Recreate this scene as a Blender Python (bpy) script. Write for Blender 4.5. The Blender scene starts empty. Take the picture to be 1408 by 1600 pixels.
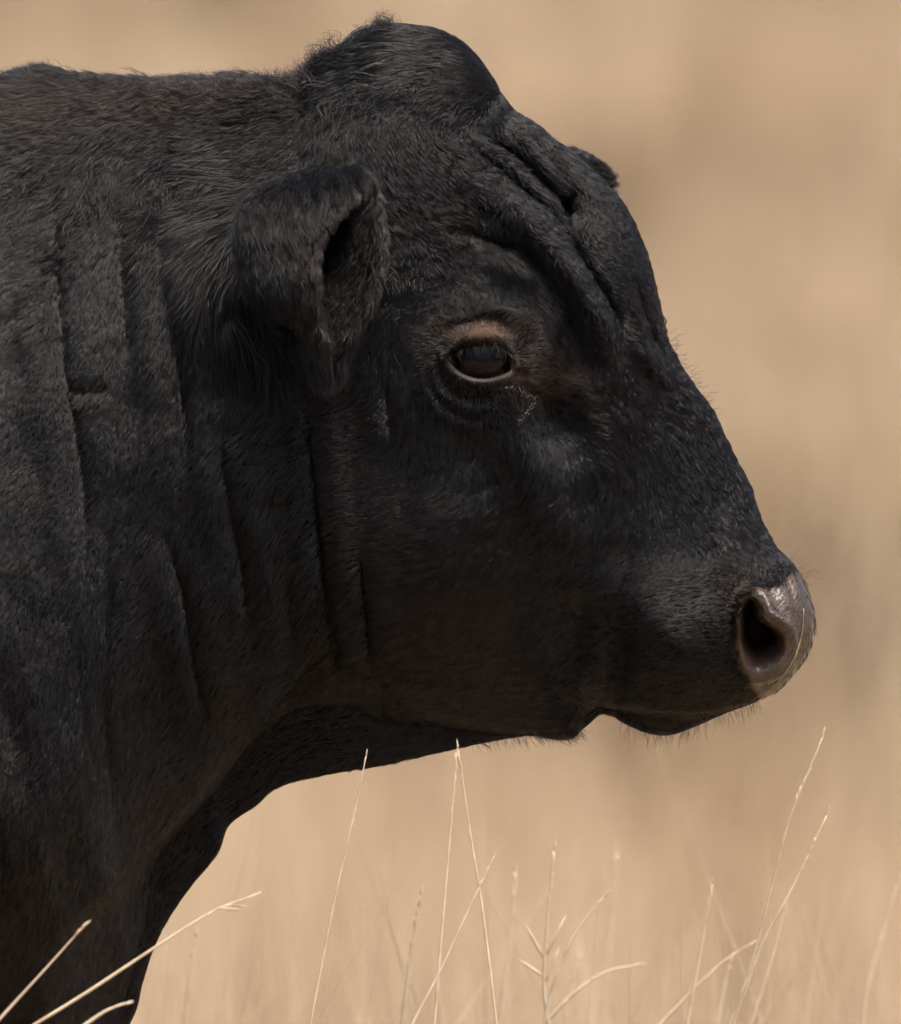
import bpy, math, random
import numpy as np
from mathutils import Vector

FUR = 1.0          # share of the fur that is grown
rng = np.random.default_rng(7)
random.seed(7)
S = 0.00048        # metres per photograph pixel in the plane of the bull's head
CX, CY, Z0 = 704.0, 800.0, 1.05

# ------------------------------------------------------------------ camera, light, exposure
scene = bpy.context.scene
CAM_D = 14.0
cam_d = bpy.data.cameras.new('camera')
cam = bpy.data.objects.new('camera', cam_d)
scene.collection.objects.link(cam)
scene.camera = cam
cam.location = (0.0, -CAM_D, 1.15)
aim = Vector((0.0, 0.0, Z0)) - Vector(cam.location)
cam.rotation_euler = aim.to_track_quat('-Z', 'Y').to_euler()
cam_d.sensor_width = 36
cam_d.lens = 36 * CAM_D / (1600 * S)
cam_d.clip_start = 0.5
cam_d.clip_end = 2000
cam_d.dof.use_dof = True
cam_d.dof.focus_distance = CAM_D - 0.085
cam_d.dof.aperture_fstop = cam_d.lens / 80.0
cam_d.dof.aperture_blades = 0

SUN_EL, SUN_AZ = math.radians(73), math.radians(55)     # azimuth measured from +x towards -y
sd = Vector((math.cos(SUN_EL) * math.cos(SUN_AZ), -math.cos(SUN_EL) * math.sin(SUN_AZ), math.sin(SUN_EL)))
world = bpy.data.worlds.new('World')
scene.world = world
world.use_nodes = True
wn = world.node_tree.nodes
wl = world.node_tree.links
wn.clear()
sky = wn.new('ShaderNodeTexSky')
sky.sky_type = 'NISHITA'
sky.sun_disc = False
sky.sun_elevation = SUN_EL
sky.sun_rotation = math.atan2(sd.x, sd.y)
sky.air_density = 0.7
sky.dust_density = 6.0
bg = wn.new('ShaderNodeBackground')
bg.inputs['Strength'].default_value = 0.095
wo = wn.new('ShaderNodeOutputWorld')
wl.new(sky.outputs[0], bg.inputs[0])
wl.new(bg.outputs[0], wo.inputs[0])
sun_d = bpy.data.lights.new('sun', 'SUN')
sun_d.energy = 1.6
sun_d.angle = math.radians(24)
sun_d.color = (1.0, 0.94, 0.84)
sun = bpy.data.objects.new('sun', sun_d)
sun.rotation_euler = sd.to_track_quat('Z', 'Y').to_euler()
sun.location = (3, -3, 8)
scene.collection.objects.link(sun)
vs = scene.view_settings
vs.view_transform = 'Standard'
vs.look = 'None'
vs.exposure = 1.3
vs.gamma = 1.0
vs.use_curve_mapping = False
scene.render.engine = 'CYCLES'
cy = scene.cycles
cy.use_denoising = True
cy.denoiser = 'OPENIMAGEDENOISE'
cy.use_adaptive_sampling = True
cy.adaptive_threshold = 0.03
cy.max_bounces = 3
cy.diffuse_bounces = 3
cy.glossy_bounces = 2
cy.transmission_bounces = 1
cy.transparent_max_bounces = 8
cy.sample_clamp_indirect = 4
scene.cycles_curves.shape = 'RIBBONS'
scene.cycles_curves.subdivisions = 2

# ------------------------------------------------------------------ helpers
def tag(o, label=None, cat=None, group=None, kind=None):
    if label: o['label'] = label
    if cat: o['category'] = cat
    if group: o['group'] = group
    if kind: o['kind'] = kind
    return o

def link(o, parent=None):
    scene.collection.objects.link(o)
    if parent: o.parent = parent
    return o

def hash3(ix, iy, iz, seed=0):
    h = (ix.astype(np.int64) * 374761393 + iy.astype(np.int64) * 668265263 + iz.astype(np.int64) * 2147483647 + seed * 974634777) & 0xffffffff
    h = ((h ^ (h >> 13)) * 1274126177) & 0xffffffff
    h = ((h ^ (h >> 16)) * 2246822519) & 0xffffffff
    h = h ^ (h >> 15)
    return (h & 0xffffff).astype(np.float32) / float(0xffffff)

def vnoise(p, seed=0):
    """smooth value noise in -1..1 for an (n,3) array"""
    i = np.floor(p).astype(np.int64)
    f = (p - i).astype(np.float32)
    f = f * f * (3 - 2 * f)
    r = 0
    for dx in (0, 1):
        wx = f[:, 0] if dx else 1 - f[:, 0]
        for dy in (0, 1):
            wy = f[:, 1] if dy else 1 - f[:, 1]
            for dz in (0, 1):
                wz = f[:, 2] if dz else 1 - f[:, 2]
                r = r + wx * wy * wz * hash3(i[:, 0] + dx, i[:, 1] + dy, i[:, 2] + dz, seed)
    return r * 2 - 1

def fbm(p, oct=3, seed=0):
    r = 0; a = 1.0; s = 0
    for k in range(oct):
        r = r + a * vnoise(p * (2.03 ** k) + 17.3 * k, seed + k); s += a; a *= 0.5
    return r / s

def sstep(a, b, x):
    t = np.clip((x - a) / (b - a), 0, 1)
    return t * t * (3 - 2 * t)

def W(px, py, yy):
    """photograph-pixel units (x right, y down, depth away from the camera) to world metres"""
    return np.stack([(px - CX) * S, yy * S, Z0 + (CY - py) * S], -1)

def mesh_obj(name, verts, faces, mat, parent=None, smooth=True):
    me = bpy.data.meshes.new(name)
    me.from_pydata(verts, [], faces)
    if smooth:
        me.polygons.foreach_set('use_smooth', np.ones(len(me.polygons), bool))
    if mat: me.materials.append(mat)
    return link(bpy.data.objects.new(name, me), parent)

def fast_mesh(name, V, quads=None, tris=None, mat=None, parent=None):
    me = bpy.data.meshes.new(name)
    nq = 0 if quads is None else len(quads)
    nt = 0 if tris is None else len(tris)
    me.vertices.add(len(V))
    me.vertices.foreach_set('co', np.ascontiguousarray(V, np.float32).ravel())
    me.loops.add(nq * 4 + nt * 3)
    idx = []
    if nq: idx.append(np.asarray(quads).ravel())
    if nt: idx.append(np.asarray(tris).ravel())
    me.loops.foreach_set('vertex_index', np.concatenate(idx).astype(np.int32))
    me.polygons.add(nq + nt)
    st = np.concatenate([np.arange(nq) * 4, nq * 4 + np.arange(nt) * 3]).astype(np.int32)
    me.polygons.foreach_set('loop_start', st)
    me.polygons.foreach_set('use_smooth', np.ones(nq + nt, bool))
    me.update(calc_edges=True)
    me.validate()
    if mat: me.materials.append(mat)
    return link(bpy.data.objects.new(name, me), parent)

def point_attr(ob, name, arr):
    a = ob.data.attributes.new(name, 'FLOAT', 'POINT')
    a.data.foreach_set('value', np.ascontiguousarray(arr, np.float32))

def new_mat(name):
    m = bpy.data.materials.new(name)
    m.use_nodes = True
    nt = m.node_tree
    nt.nodes.clear()
    out = nt.nodes.new('ShaderNodeOutputMaterial')
    return m, nt, out

def N(nt, t, **kw):
    n = nt.nodes.new(t)
    for k, v in kw.items():
        if k in n.inputs: n.inputs[k].default_value = v
        else: setattr(n, k, v)
    return n

def ramp(nt, stops):
    r = nt.nodes.new('ShaderNodeValToRGB')
    e = r.color_ramp.elements
    while len(e) < len(stops): e.new(0.5)
    for k, (p, c) in enumerate(stops):
        e[k].position = p
        e[k].color = (c[0], c[1], c[2], 1)
    return r

# ------------------------------------------------------------------ materials
def mat_terrain():
    m, nt, out = new_mat('dry_pasture')
    b = N(nt, 'ShaderNodeBsdfPrincipled', Roughness=0.95)
    b.inputs['Specular IOR Level'].default_value = 0.1
    tc = N(nt, 'ShaderNodeTexCoord')
    n1 = N(nt, 'ShaderNodeTexNoise', Scale=1.3, Detail=6.0, Roughness=0.6)
    n2 = N(nt, 'ShaderNodeTexNoise', Scale=14.0, Detail=5.0, Roughness=0.7)
    nt.links.new(tc.outputs['Object'], n1.inputs['Vector'])
    nt.links.new(tc.outputs['Object'], n2.inputs['Vector'])
    r1 = ramp(nt, [(0.28, (0.16, 0.115, 0.075)), (0.45, (0.32, 0.235, 0.15)), (0.62, (0.42, 0.32, 0.21)), (0.8, (0.46, 0.35, 0.22))])
    r2 = ramp(nt, [(0.3, (0.55, 0.53, 0.5)), (0.7, (1, 1, 1))])
    mx = N(nt, 'ShaderNodeMix', data_type='RGBA', blend_type='MULTIPLY')
    mx.inputs[0].default_value = 0.8
    nt.links.new(n1.outputs[0], r1.inputs[0]); nt.links.new(n2.outputs[0], r2.inputs[0])
    nt.links.new(r1.outputs[0], mx.inputs[6]); nt.links.new(r2.outputs[0], mx.inputs[7])
    nt.links.new(mx.outputs[2], b.inputs['Base Color'])
    bp = N(nt, 'ShaderNodeBump', Strength=0.6, Distance=0.05)
    nt.links.new(n2.outputs[0], bp.inputs['Height'])
    nt.links.new(bp.outputs[0], b.inputs['Normal'])
    nt.links.new(b.outputs[0], out.inputs[0])
    return m

def mat_grass(name, cols):
    m, nt, out = new_mat(name)
    at = N(nt, 'ShaderNodeAttribute', attribute_name='tint')
    r = ramp(nt, cols)
    nt.links.new(at.outputs['Fac'], r.inputs[0])
    b = N(nt, 'ShaderNodeBsdfPrincipled', Roughness=0.6)
    b.inputs['Specular IOR Level'].default_value = 0.3
    tr = N(nt, 'ShaderNodeBsdfTranslucent')
    mx = N(nt, 'ShaderNodeMixShader'); mx.inputs[0].default_value = 0.45
    nt.links.new(r.outputs[0], b.inputs['Base Color']); nt.links.new(r.outputs[0], tr.inputs[0])
    nt.links.new(b.outputs[0], mx.inputs[1]); nt.links.new(tr.outputs[0], mx.inputs[2])
    nt.links.new(mx.outputs[0], out.inputs[0])
    return m

def mat_stem():
    m, nt, out = new_mat('dry_straw')
    tc = N(nt, 'ShaderNodeTexCoord')
    n1 = N(nt, 'ShaderNodeTexNoise', Scale=60.0, Detail=3.0)
    nt.links.new(tc.outputs['Object'], n1.inputs['Vector'])
    r = ramp(nt, [(0.3, (0.58, 0.44, 0.28)), (0.55, (0.74, 0.61, 0.43)), (0.75, (0.82, 0.71, 0.54))])
    nt.links.new(n1.outputs[0], r.inputs[0])
    b = N(nt, 'ShaderNodeBsdfPrincipled', Roughness=0.5)
    nt.links.new(r.outputs[0], b.inputs['Base Color'])
    nt.links.new(b.outputs[0], out.inputs[0])
    return m

def mat_hide():
    m, nt, out = new_mat('hide')
    b = N(nt, 'ShaderNodeBsdfPrincipled', Roughness=0.7)
    tc = N(nt, 'ShaderNodeTexCoord')
    bare = N(nt, 'ShaderNodeAttribute', attribute_name='bare')
    lid = N(nt, 'ShaderNodeAttribute', attribute_name='lid')
    rim = N(nt, 'ShaderNodeAttribute', attribute_name='rim')
    wet = N(nt, 'ShaderNodeAttribute', attribute_name='wet')
    n1 = N(nt, 'ShaderNodeTexNoise', Scale=90.0, Detail=4.0)
    nt.links.new(tc.outputs['Object'], n1.inputs['Vector'])
    rn = ramp(nt, [(0.3, (0.034, 0.022, 0.014)), (0.7, (0.082, 0.053, 0.033))])
    nt.links.new(n1.outputs[0], rn.inputs[0])
    c1 = N(nt, 'ShaderNodeMix', data_type='RGBA')
    c1.inputs[6].default_value = (0.0035, 0.003, 0.0028, 1)
    nt.links.new(bare.outputs['Fac'], c1.inputs[0]); nt.links.new(rn.outputs[0], c1.inputs[7])
    c2 = N(nt, 'ShaderNodeMix', data_type='RGBA')
    rl = ramp(nt, [(0.3, (0.055, 0.034, 0.025)), (0.7, (0.115, 0.072, 0.051))])
    nt.links.new(n1.outputs[0], rl.inputs[0])
    nt.links.new(lid.outputs['Fac'], c2.inputs[0]); nt.links.new(c1.outputs[2], c2.inputs[6]); nt.links.new(rl.outputs[0], c2.inputs[7])
    c3 = N(nt, 'ShaderNodeMix', data_type='RGBA')
    c3.inputs[7].default_value = (0.10, 0.082, 0.072, 1)
    nt.links.new(rim.outputs['Fac'], c3.inputs[0]); nt.links.new(c2.outputs[2], c3.inputs[6])
    nt.links.new(c3.outputs[2], b.inputs['Base Color'])
    # beaded relief of the nose pad, fine pores elsewhere
    v = N(nt, 'ShaderNodeTexVoronoi', Scale=430.0)
    v.feature = 'SMOOTH_F1'
    nt.links.new(tc.outputs['Object'], v.inputs['Vector'])
    inv = N(nt, 'ShaderNodeMath', operation='SUBTRACT'); inv.inputs[0].default_value = 1.0
    nt.links.new(v.outputs['Distance'], inv.inputs[1])
    bs = N(nt, 'ShaderNodeMath', operation='MULTIPLY'); bs.inputs[1].default_value = 0.65
    nt.links.new(wet.outputs['Fac'], bs.inputs[0])
    bp = N(nt, 'ShaderNodeBump', Distance=0.0016)
    nt.links.new(bs.outputs[0], bp.inputs['Strength'])
    nt.links.new(inv.outputs[0], bp.inputs['Height'])
    nt.links.new(bp.outputs[0], b.inputs['Normal'])
    mr = N(nt, 'ShaderNodeMapRange')
    mr.inputs['To Min'].default_value = 0.75; mr.inputs['To Max'].default_value = 0.42
    nt.links.new(wet.outputs['Fac'], mr.inputs['Value'])
    nt.links.new(mr.outputs[0], b.inputs['Roughness'])
    sp = N(nt, 'ShaderNodeMapRange')
    sp.inputs['To Min'].default_value = 0.03; sp.inputs['To Max'].default_value = 0.55
    nt.links.new(wet.outputs['Fac'], sp.inputs['Value'])
    nt.links.new(sp.outputs[0], b.inputs['Specular IOR Level'])
    cw = N(nt, 'ShaderNodeMath', operation='MULTIPLY'); cw.inputs[1].default_value = 0.35
    nt.links.new(wet.outputs['Fac'], cw.inputs[0]); nt.links.new(cw.outputs[0], b.inputs['Coat Weight'])
    b.inputs['Coat Roughness'].default_value = 0.42
    b.inputs['Coat IOR'].default_value = 1.45
    nt.links.new(b.outputs[0], out.inputs[0])
    return m

def mat_fur():
    m, nt, out = new_mat('black_fur')
    at = N(nt, 'ShaderNodeAttribute', attribute_name='brown')
    hi = N(nt, 'ShaderNodeHairInfo')
    col = N(nt, 'ShaderNodeMix', data_type='RGBA')
    col.inputs[6].default_value = (0.0028, 0.0026, 0.0026, 1)
    col.inputs[7].default_value = (0.085, 0.05, 0.032, 1)
    nt.links.new(at.outputs['Fac'], col.inputs[0])
    rv = N(nt, 'ShaderNodeAttribute', attribute_name='tone')
    mu = N(nt, 'ShaderNodeVectorMath', operation='SCALE')
    nt.links.new(col.outputs[2], mu.inputs[0]); nt.links.new(rv.outputs['Fac'], mu.inputs['Scale'])
    h = N(nt, 'ShaderNodeBsdfHairPrincipled')
    h.model = 'CHIANG'
    h.parametrization = 'COLOR'
    h.inputs['Roughness'].default_value = 0.26
    h.inputs['Radial Roughness'].default_value = 0.45
    h.inputs['Random Roughness'].default_value = 0.3
    h.inputs['IOR'].default_value = 1.46
    nt.links.new(mu.outputs[0], h.inputs['Color'])
    # some strands are glossier than others
    mf = N(nt, 'ShaderNodeMapRange')
    mf.inputs['From Min'].default_value = 0.5; mf.inputs['From Max'].default_value = 1.4
    mf.inputs['To Min'].default_value = 1.21; mf.inputs['To Max'].default_value = 1.44
    nt.links.new(rv.outputs['Fac'], mf.inputs['Value'])
    nt.links.new(mf.outputs[0], h.inputs['IOR'])
    nt.links.new(h.outputs[0], out.inputs[0])
    return m

def mat_plain(name, col, rough=0.5, spec=0.5, coat=0.0):
    m, nt, out = new_mat(name)
    b = N(nt, 'ShaderNodeBsdfPrincipled', Roughness=rough)
    tc = N(nt, 'ShaderNodeTexCoord')
    n1 = N(nt, 'ShaderNodeTexNoise', Scale=120.0, Detail=3.0)
    nt.links.new(tc.outputs['Object'], n1.inputs['Vector'])
    r = ramp(nt, [(0.3, tuple(c * 0.8 for c in col)), (0.7, tuple(min(1, c * 1.2) for c in col))])
    nt.links.new(n1.outputs[0], r.inputs[0])
    nt.links.new(r.outputs[0], b.inputs['Base Color'])
    b.inputs['Specular IOR Level'].default_value = spec
    b.inputs['Coat Weight'].default_value = coat
    b.inputs['Coat Roughness'].default_value = 0.02
    nt.links.new(b.outputs[0], out.inputs[0])
    return m

def mat_glass(name):
    m, nt, out = new_mat(name)
    g = N(nt, 'ShaderNodeBsdfGlass', Roughness=0.0)
    g.inputs['IOR'].default_value = 1.36
    t = N(nt, 'ShaderNodeBsdfTransparent')
    gl = N(nt, 'ShaderNodeBsdfGlossy', Roughness=0.01)
    fr = N(nt, 'ShaderNodeFresnel'); fr.inputs[0].default_value = 1.36
    mx = N(nt, 'ShaderNodeMixShader')
    nt.links.new(fr.outputs[0], mx.inputs[0]); nt.links.new(t.outputs[0], mx.inputs[1]); nt.links.new(gl.outputs[0], mx.inputs[2])
    nt.nodes.remove(g)
    nt.links.new(mx.outputs[0], out.inputs[0])
    return m

M_TERR = mat_terrain()
M_GRASS = mat_grass('dry_grass', [(0.0, (0.17, 0.12, 0.072)), (0.3, (0.43, 0.31, 0.19)), (0.65, (0.67, 0.51, 0.33)), (1.0, (0.82, 0.67, 0.46))])
M_STEM = mat_stem()
M_HIDE = mat_hide()
M_FUR = mat_fur()

# ------------------------------------------------------------------ terrain
def terr_z(x, y):
    x = np.asarray(x, float); y = np.asarray(y, float)
    d = y - 9.0
    z = 0.058 * (np.sqrt(d * d + 9.0) + d) * 0.5
    z = np.where(y > 150, 0.058 * 141 + (y - 150) * 0.03, z)
    p = np.stack([x * 0.11, y * 0.11, 0 * x], -1).reshape(-1, 3)
    n = vnoise(p, 3).reshape(x.shape) * 0.10 * sstep(3, 14, np.abs(y))
    return z + n

gx = np.concatenate([-np.geomspace(260, 6, 40), np.linspace(-5.8, 5.8, 59), np.geomspace(6, 260, 40)])
gy = np.concatenate([-np.geomspace(120, 21, 20), np.linspace(-20, 70, 181), np.geomspace(71, 420, 40)])
GX, GY = np.meshgrid(gx, gy, indexing='ij')
GZ = terr_z(GX, GY)
nx, ny = GX.shape
ii = np.arange(nx * ny).reshape(nx, ny)
terrain = fast_mesh('ground', np.stack([GX, GY, GZ], -1).reshape(-1, 3),
                    np.stack([ii[:-1, :-1], ii[1:, :-1], ii[1:, 1:], ii[:-1, 1:]], -1).reshape(-1, 4), mat=M_TERR)
tag(terrain, kind='structure')

# ------------------------------------------------------------------ dry grass of the field (nobody could count it)
def field_grass():
    pts = []
    bands = [(-13.0, -1.2, 0.9, 70), (-1.2, 1.6, 1.9, 260), (1.6, 6, 1.5, 420), (6, 16, 2.6, 460), (16, 30, 4.4, 280), (30, 48, 6.2, 180), (48, 75, 8.4, 105)]
    for y0, y1, hw, dens in bands:
        n = int((y1 - y0) * 2 * hw * dens)
        x = rng.uniform(-hw, hw, n); y = rng.uniform(y0, y1, n)
        k = fbm(np.stack([x * 1.1, y * 0.8, 0 * x], -1), 3, 11)
        keep = rng.random(n) < np.clip(0.72 + 0.75 * k, 0.12, 1)
        pts.append(np.stack([x, y], -1)[keep])
    tus_c, tus_t = [], []
    for k in range(500):
        ty = rng.uniform(15, 72); tx = rng.uniform(-2.2, 2.2) * (1.0 + ty * 0.035)
        m = int(rng.uniform(90, 220) * (1.4 if ty < 35 else 1))
        r_ = rng.uniform(0.12, 0.42)
        pts.append(np.stack([tx + rng.normal(0, r_, m), ty + rng.normal(0, r_, m)], -1))
        tus_t.append(np.full(m, rng.choice([0.0, 0.12, 0.3, 0.7, 0.9, 1.0])))
        tus_c.append(np.full(m, rng.uniform(0.38, 0.66)))
    tus_t, tus_c = np.concatenate(tus_t), np.concatenate(tus_c)
    n_tall = 1500
    pts.append(np.stack([rng.uniform(-1.6, 1.6, n_tall), 0.8 + 9 * rng.random(n_tall) ** 1.4], -1))
    n_wisp = 1000
    pts.append(np.stack([rng.uniform(-0.35, 0.7, n_wisp), rng.uniform(0.3, 3.2, n_wisp)], -1))
    n_tall += n_wisp
    P = np.concatenate(pts)
    x, y = P[:, 0], P[:, 1]
    n = len(x)
    z = terr_z(x, y)
    patch = 0.6 * fbm(np.stack([x * 0.9, y * 0.55, 0 * x], -1), 3, 31) + 0.45 * vnoise(np.stack([x * 2.6, y * 0.13, 0 * x + 3], -1), 35) + 0.5 * vnoise(np.stack([x * 5.5, y * 0.25, 0 * x + 9], -1), 36)
    h = 0.40 * rng.lognormal(0, 0.28, n) * (1 + 0.35 * fbm(np.stack([x * 0.7, y * 0.7, 0 * x + 5], -1), 2, 21))
    h = np.clip(h, 0.1, 0.72)
    near = np.abs(y) < 1.6
    h = np.where(near | (y < 0), np.minimum(h, 0.52), h)
    h[-n_tall:] = np.clip(rng.normal(0.66, 0.12, n_tall), 0.4, 0.98) * (1 - 0.02 * y[-n_tall:])
    n_tus = len(tus_t)
    ts = slice(n - n_tall - n_tus, n - n_tall)
    h[ts] = tus_c * rng.uniform(0.6, 1.15, n_tus)
    h[-n_wisp:] = 0.60 + 0.27 * rng.random(n_wisp) ** 1.6
    wd = rng.uniform(0.0022, 0.005, n) * np.where(y > 16, 1.6, 1.0) * np.where(y > 40, 1.4, 1.0)
    wd[-n_wisp:] = rng.uniform(0.0016, 0.0030, n_wisp)
    az = rng.uniform(0, 2 * math.pi, n)
    ln = np.abs(rng.normal(0, 0.26, n)) + 0.03
    face = rng.uniform(0, 2 * math.pi, n)
    dx, dy = np.cos(az), np.sin(az)
    fx, fy = np.cos(face), np.sin(face)
    V = np.zeros((n, 7, 3), np.float32)
    for k, (u, w) in enumerate(((0, 1.0), (0.4, 0.9), (0.75, 0.6), (1.0, 0))):
        cx = x + dx * ln * h * u ** 1.9
        cyy = y + dy * ln * h * u ** 1.9
        cz = z - 0.02 + h * u * (1 - 0.12 * u * ln)
        if k < 3:
            V[:, 2 * k] = np.stack([cx - fx * wd * w * .5, cyy - fy * wd * w * .5, cz], -1)
            V[:, 2 * k + 1] = np.stack([cx + fx * wd * w * .5, cyy + fy * wd * w * .5, cz], -1)
        else:
            V[:, 6] = np.stack([cx, cyy, cz], -1)
    base = (np.arange(n) * 7)[:, None]
    q = np.concatenate([base + np.array([[0, 1, 3, 2]]), base + np.array([[2, 3, 5, 4]])])
    t = base + np.array([[4, 5, 6]])
    o = fast_mesh('dry_grass', V.reshape(-1, 3), q, t, M_GRASS)
    tint = np.clip(0.60 + 0.08 + 0.10 * sstep(36, 14, y) + 0.95 * patch + rng.normal(0, 0.15, n), 0, 1)
    tint[ts] = np.clip(tus_t + rng.normal(0, 0.1, n_tus), 0, 1)
    tint[-n_tall:] = rng.uniform(0.6, 1.0, n_tall)
    point_attr(o, 'tint', np.repeat(tint, 7))
    tag(o, 'pale dry straw grass covering the field behind the bull', 'grass', kind='stuff')
field_grass()

# ------------------------------------------------------------------ the bull: outline
def catmull(P, per=12):
    P = np.asarray(P, float)
    Q = np.vstack([2 * P[0] - P[1], P, 2 * P[-1] - P[-2]])
    out = []
    for i in range(1, len(Q) - 2):
        p0, p1, p2, p3 = Q[i - 1], Q[i], Q[i + 1], Q[i + 2]
        for t in np.linspace(0, 1, per, endpoint=False):
            out.append(0.5 * ((2 * p1) + (-p0 + p2) * t + (2 * p0 - 5 * p1 + 4 * p2 - p3) * t * t + (-p0 + 3 * p1 - 3 * p2 + p3) * t ** 3))
    out.append(Q[-2])
    return np.array(out)

TOP = [(1273, 976), (1268, 945), (1252, 905), (1237, 882), (1213, 858), (1188, 812), (1165, 750), (1140, 702), (1108, 640), (1072, 587), (1043, 532),
       (1029, 480), (1015, 425), (993, 368), (968, 322), (935, 283), (905, 254), (870, 224), (830, 192), (792, 163), (774, 138), (755, 107), (730, 78),
       (700, 58), (660, 47), (620, 46), (590, 56), (550, 75), (518, 97), (495, 126), (465, 138), (430, 140), (380, 141), (330, 143), (270, 141), (200, 130),
       (130, 120), (70, 113), (0, 125), (-100, 135), (-250, 110), (-450, 60), (-750, 60), (-1400, 110), (-2200, 90), (-2800, 100), (-3200, 220), (-3380, 450), (-3420, 640)]
BOT = [(1273, 982), (1263, 1018), (1242, 1050), (1215, 1078), (1185, 1092), (1140, 1108), (1100, 1122), (1050, 1141), (1015, 1139), (982, 1125), (962, 1114),
       (940, 1112), (918, 1129), (895, 1147), (870, 1151), (830, 1147), (770, 1156), (715, 1167), (650, 1181), (580, 1196), (510, 1207), (440, 1225), (400, 1255),
       (357, 1287), (338, 1330), (302, 1376), (262, 1434), (240, 1480), (224, 1530), (200, 1600), (120, 1720), (-50, 1800), (-600, 1830), (-1300, 1760),
       (-2100, 1600), (-2800, 1400), (-3200, 1100), (-3400, 800), (-3420, 660)]
#   top point, bottom point, half width, width profile at t = 0 .15 .35 .5 .7 .85 1, exponent
F = [1, 1, 1, 1, 1, 1, 1]
ANCH = [((1273, 976), (1273, 982), 6, F),
        ((1268, 945), (1263, 1018), 72, F),
        ((1252, 905), (1242, 1050), 106, [.95, .95, 1, 1, 1, 1, 1]),
        ((1213, 858), (1185, 1092), 138, [.75, .8, .95, 1, 1, .95, .9]),
        ((1165, 750), (1100, 1122), 140, [.55, .66, .86, 1, 1.05, .95, .75]),
        ((1108, 640), (1015, 1139), 148, [.55, .64, .82, .95, 1.05, .95, .65]),
        ((1043, 532), (940, 1112), 165, [.7, .72, .85, .98, 1, .82, .5]),
        ((1015, 425), (870, 1151), 188, [.85, .86, .93, 1, 1, .8, .45]),
        ((935, 283), (770, 1156), 218, [.8, .9, 1, 1, .97, .78, .36]),
        ((830, 192), (650, 1181), 240, [.62, .85, 1, 1, .97, .76, .32]),
        ((755, 107), (580, 1196), 246, [.5, .76, .97, 1, .98, .76, .30]),
        ((660, 47), (510, 1207), 248, [.42, .68, .92, 1, 1, .78, .30]),
        ((550, 75), (440, 1225), 252, [.45, .68, .9, 1, 1, .8, .32]),
        ((465, 138), (400, 1255), 262, [.5, .72, .92, 1, 1, .82, .36]),
        ((380, 141), (357, 1287), 278, [.5, .72, .92, 1, 1, .82, .36]),
        ((270, 141), (338, 1330), 300, [.5, .72, .92, 1, .99, .80, .36]),
        ((130, 120), (302, 1376), 328, [.5, .72, .93, 1, .98, .78, .36]),
        ((70, 113), (262, 1434), 348, [.5, .72, .94, 1, .98, .78, .40]),
        ((0, 125), (240, 1480), 372, [.5, .72, .95, 1, 1, .8, .42]),
        ((-100, 135), (200, 1600), 415, [.5, .72, .95, 1, 1, .86, .5]),
        ((-250, 110), (120, 1720), 480, [.5, .72, .95, 1, 1, .88, .6]),
        ((-450, 60), (-50, 1800), 560, [.5, .7, .95, 1, 1, .9, .7]),
        ((-750, 60), (-600, 1830), 640, [.6, .75, .95, 1, 1, .95, .8]),
        ((-1400, 110), (-1300, 1760), 740, [.7, .8, .95, 1, 1, 1, .9]),
        ((-2200, 90), (-2100, 1600), 700, [.8, .85, .95, 1, 1, 1, .9]),
        ((-2800, 100), (-2800, 1400), 560, F),
        ((-3200, 220), (-3200, 1100), 440, F),
        ((-3380, 450), (-3400, 800), 260, F),
        ((-3420, 640), (-3420, 660), 10, F)]
topC, botC = catmull(TOP), catmull(BOT)
def arclen(C):
    return np.concatenate([[0], np.cumsum(np.hypot(*np.diff(C, axis=0).T))])
topS, botS = arclen(topC), arclen(botC)
def near_s(C, Sx, p):
    return Sx[np.argmin(np.hypot(C[:, 0] - p[0], C[:, 1] - p[1]))]
aT = np.array([near_s(topC, topS, a[0]) for a in ANCH])
aB = np.array([near_s(botC, botS, a[1]) for a in ANCH])
aW = np.array([a[2] for a in ANCH], float)
aP = np.array([a[3] for a in ANCH], float)
NA = len(ANCH)
# stations: dense where the picture looks
st = []
for k in range(NA - 1):
    L = max(aT[k + 1] - aT[k], aB[k + 1] - aB[k], aW[k + 1] - aW[k])
    vis = k < 19
    n = int(max(3, L / (2.6 if vis else 40)))
    st.append(k + np.arange(n) / n)
st = np.concatenate(st + [[NA - 1.0]])
kk = np.arange(NA)
def pchip(xq, yk):
    """monotone cubic through yk at integer knots"""
    d = np.diff(yk)
    m = np.zeros(len(yk)); m[0], m[-1] = d[0], d[-1]
    for i in range(1, len(yk) - 1):
        m[i] = 0 if d[i - 1] * d[i] <= 0 else 2 * d[i - 1] * d[i] / (d[i - 1] + d[i])
    i = np.clip(np.floor(xq).astype(int), 0, len(yk) - 2); t = xq - i
    return (2 * t**3 - 3 * t**2 + 1) * yk[i] + (t**3 - 2 * t**2 + t) * m[i] + (-2 * t**3 + 3 * t**2) * yk[i + 1] + (t**3 - t**2) * m[i + 1]
sT, sB, sW = pchip(st, aT), pchip(st, aB), pchip(st, aW)
sP = np.stack([pchip(st, aP[:, j]) for j in range(7)], -1)
Tp = np.stack([np.interp(sT, topS, topC[:, 0]), np.interp(sT, topS, topC[:, 1])], -1)
Bp = np.stack([np.interp(sB, botS, botC[:, 0]), np.interp(sB, botS, botC[:, 1])], -1)
NN, NF = 400, 130
thn = np.linspace(0, math.pi, NN, endpoint=False)
thf = np.linspace(math.pi, 2 * math.pi, NF, endpoint=False)
th = np.concatenate([thn, thf])
tt = (1 - np.cos(th)) / 2
side = np.where(th < math.pi, -1.0, 1.0)
env = (1 - np.abs(2 * tt - 1) ** 2.25) ** (1 / 2.25)
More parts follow.
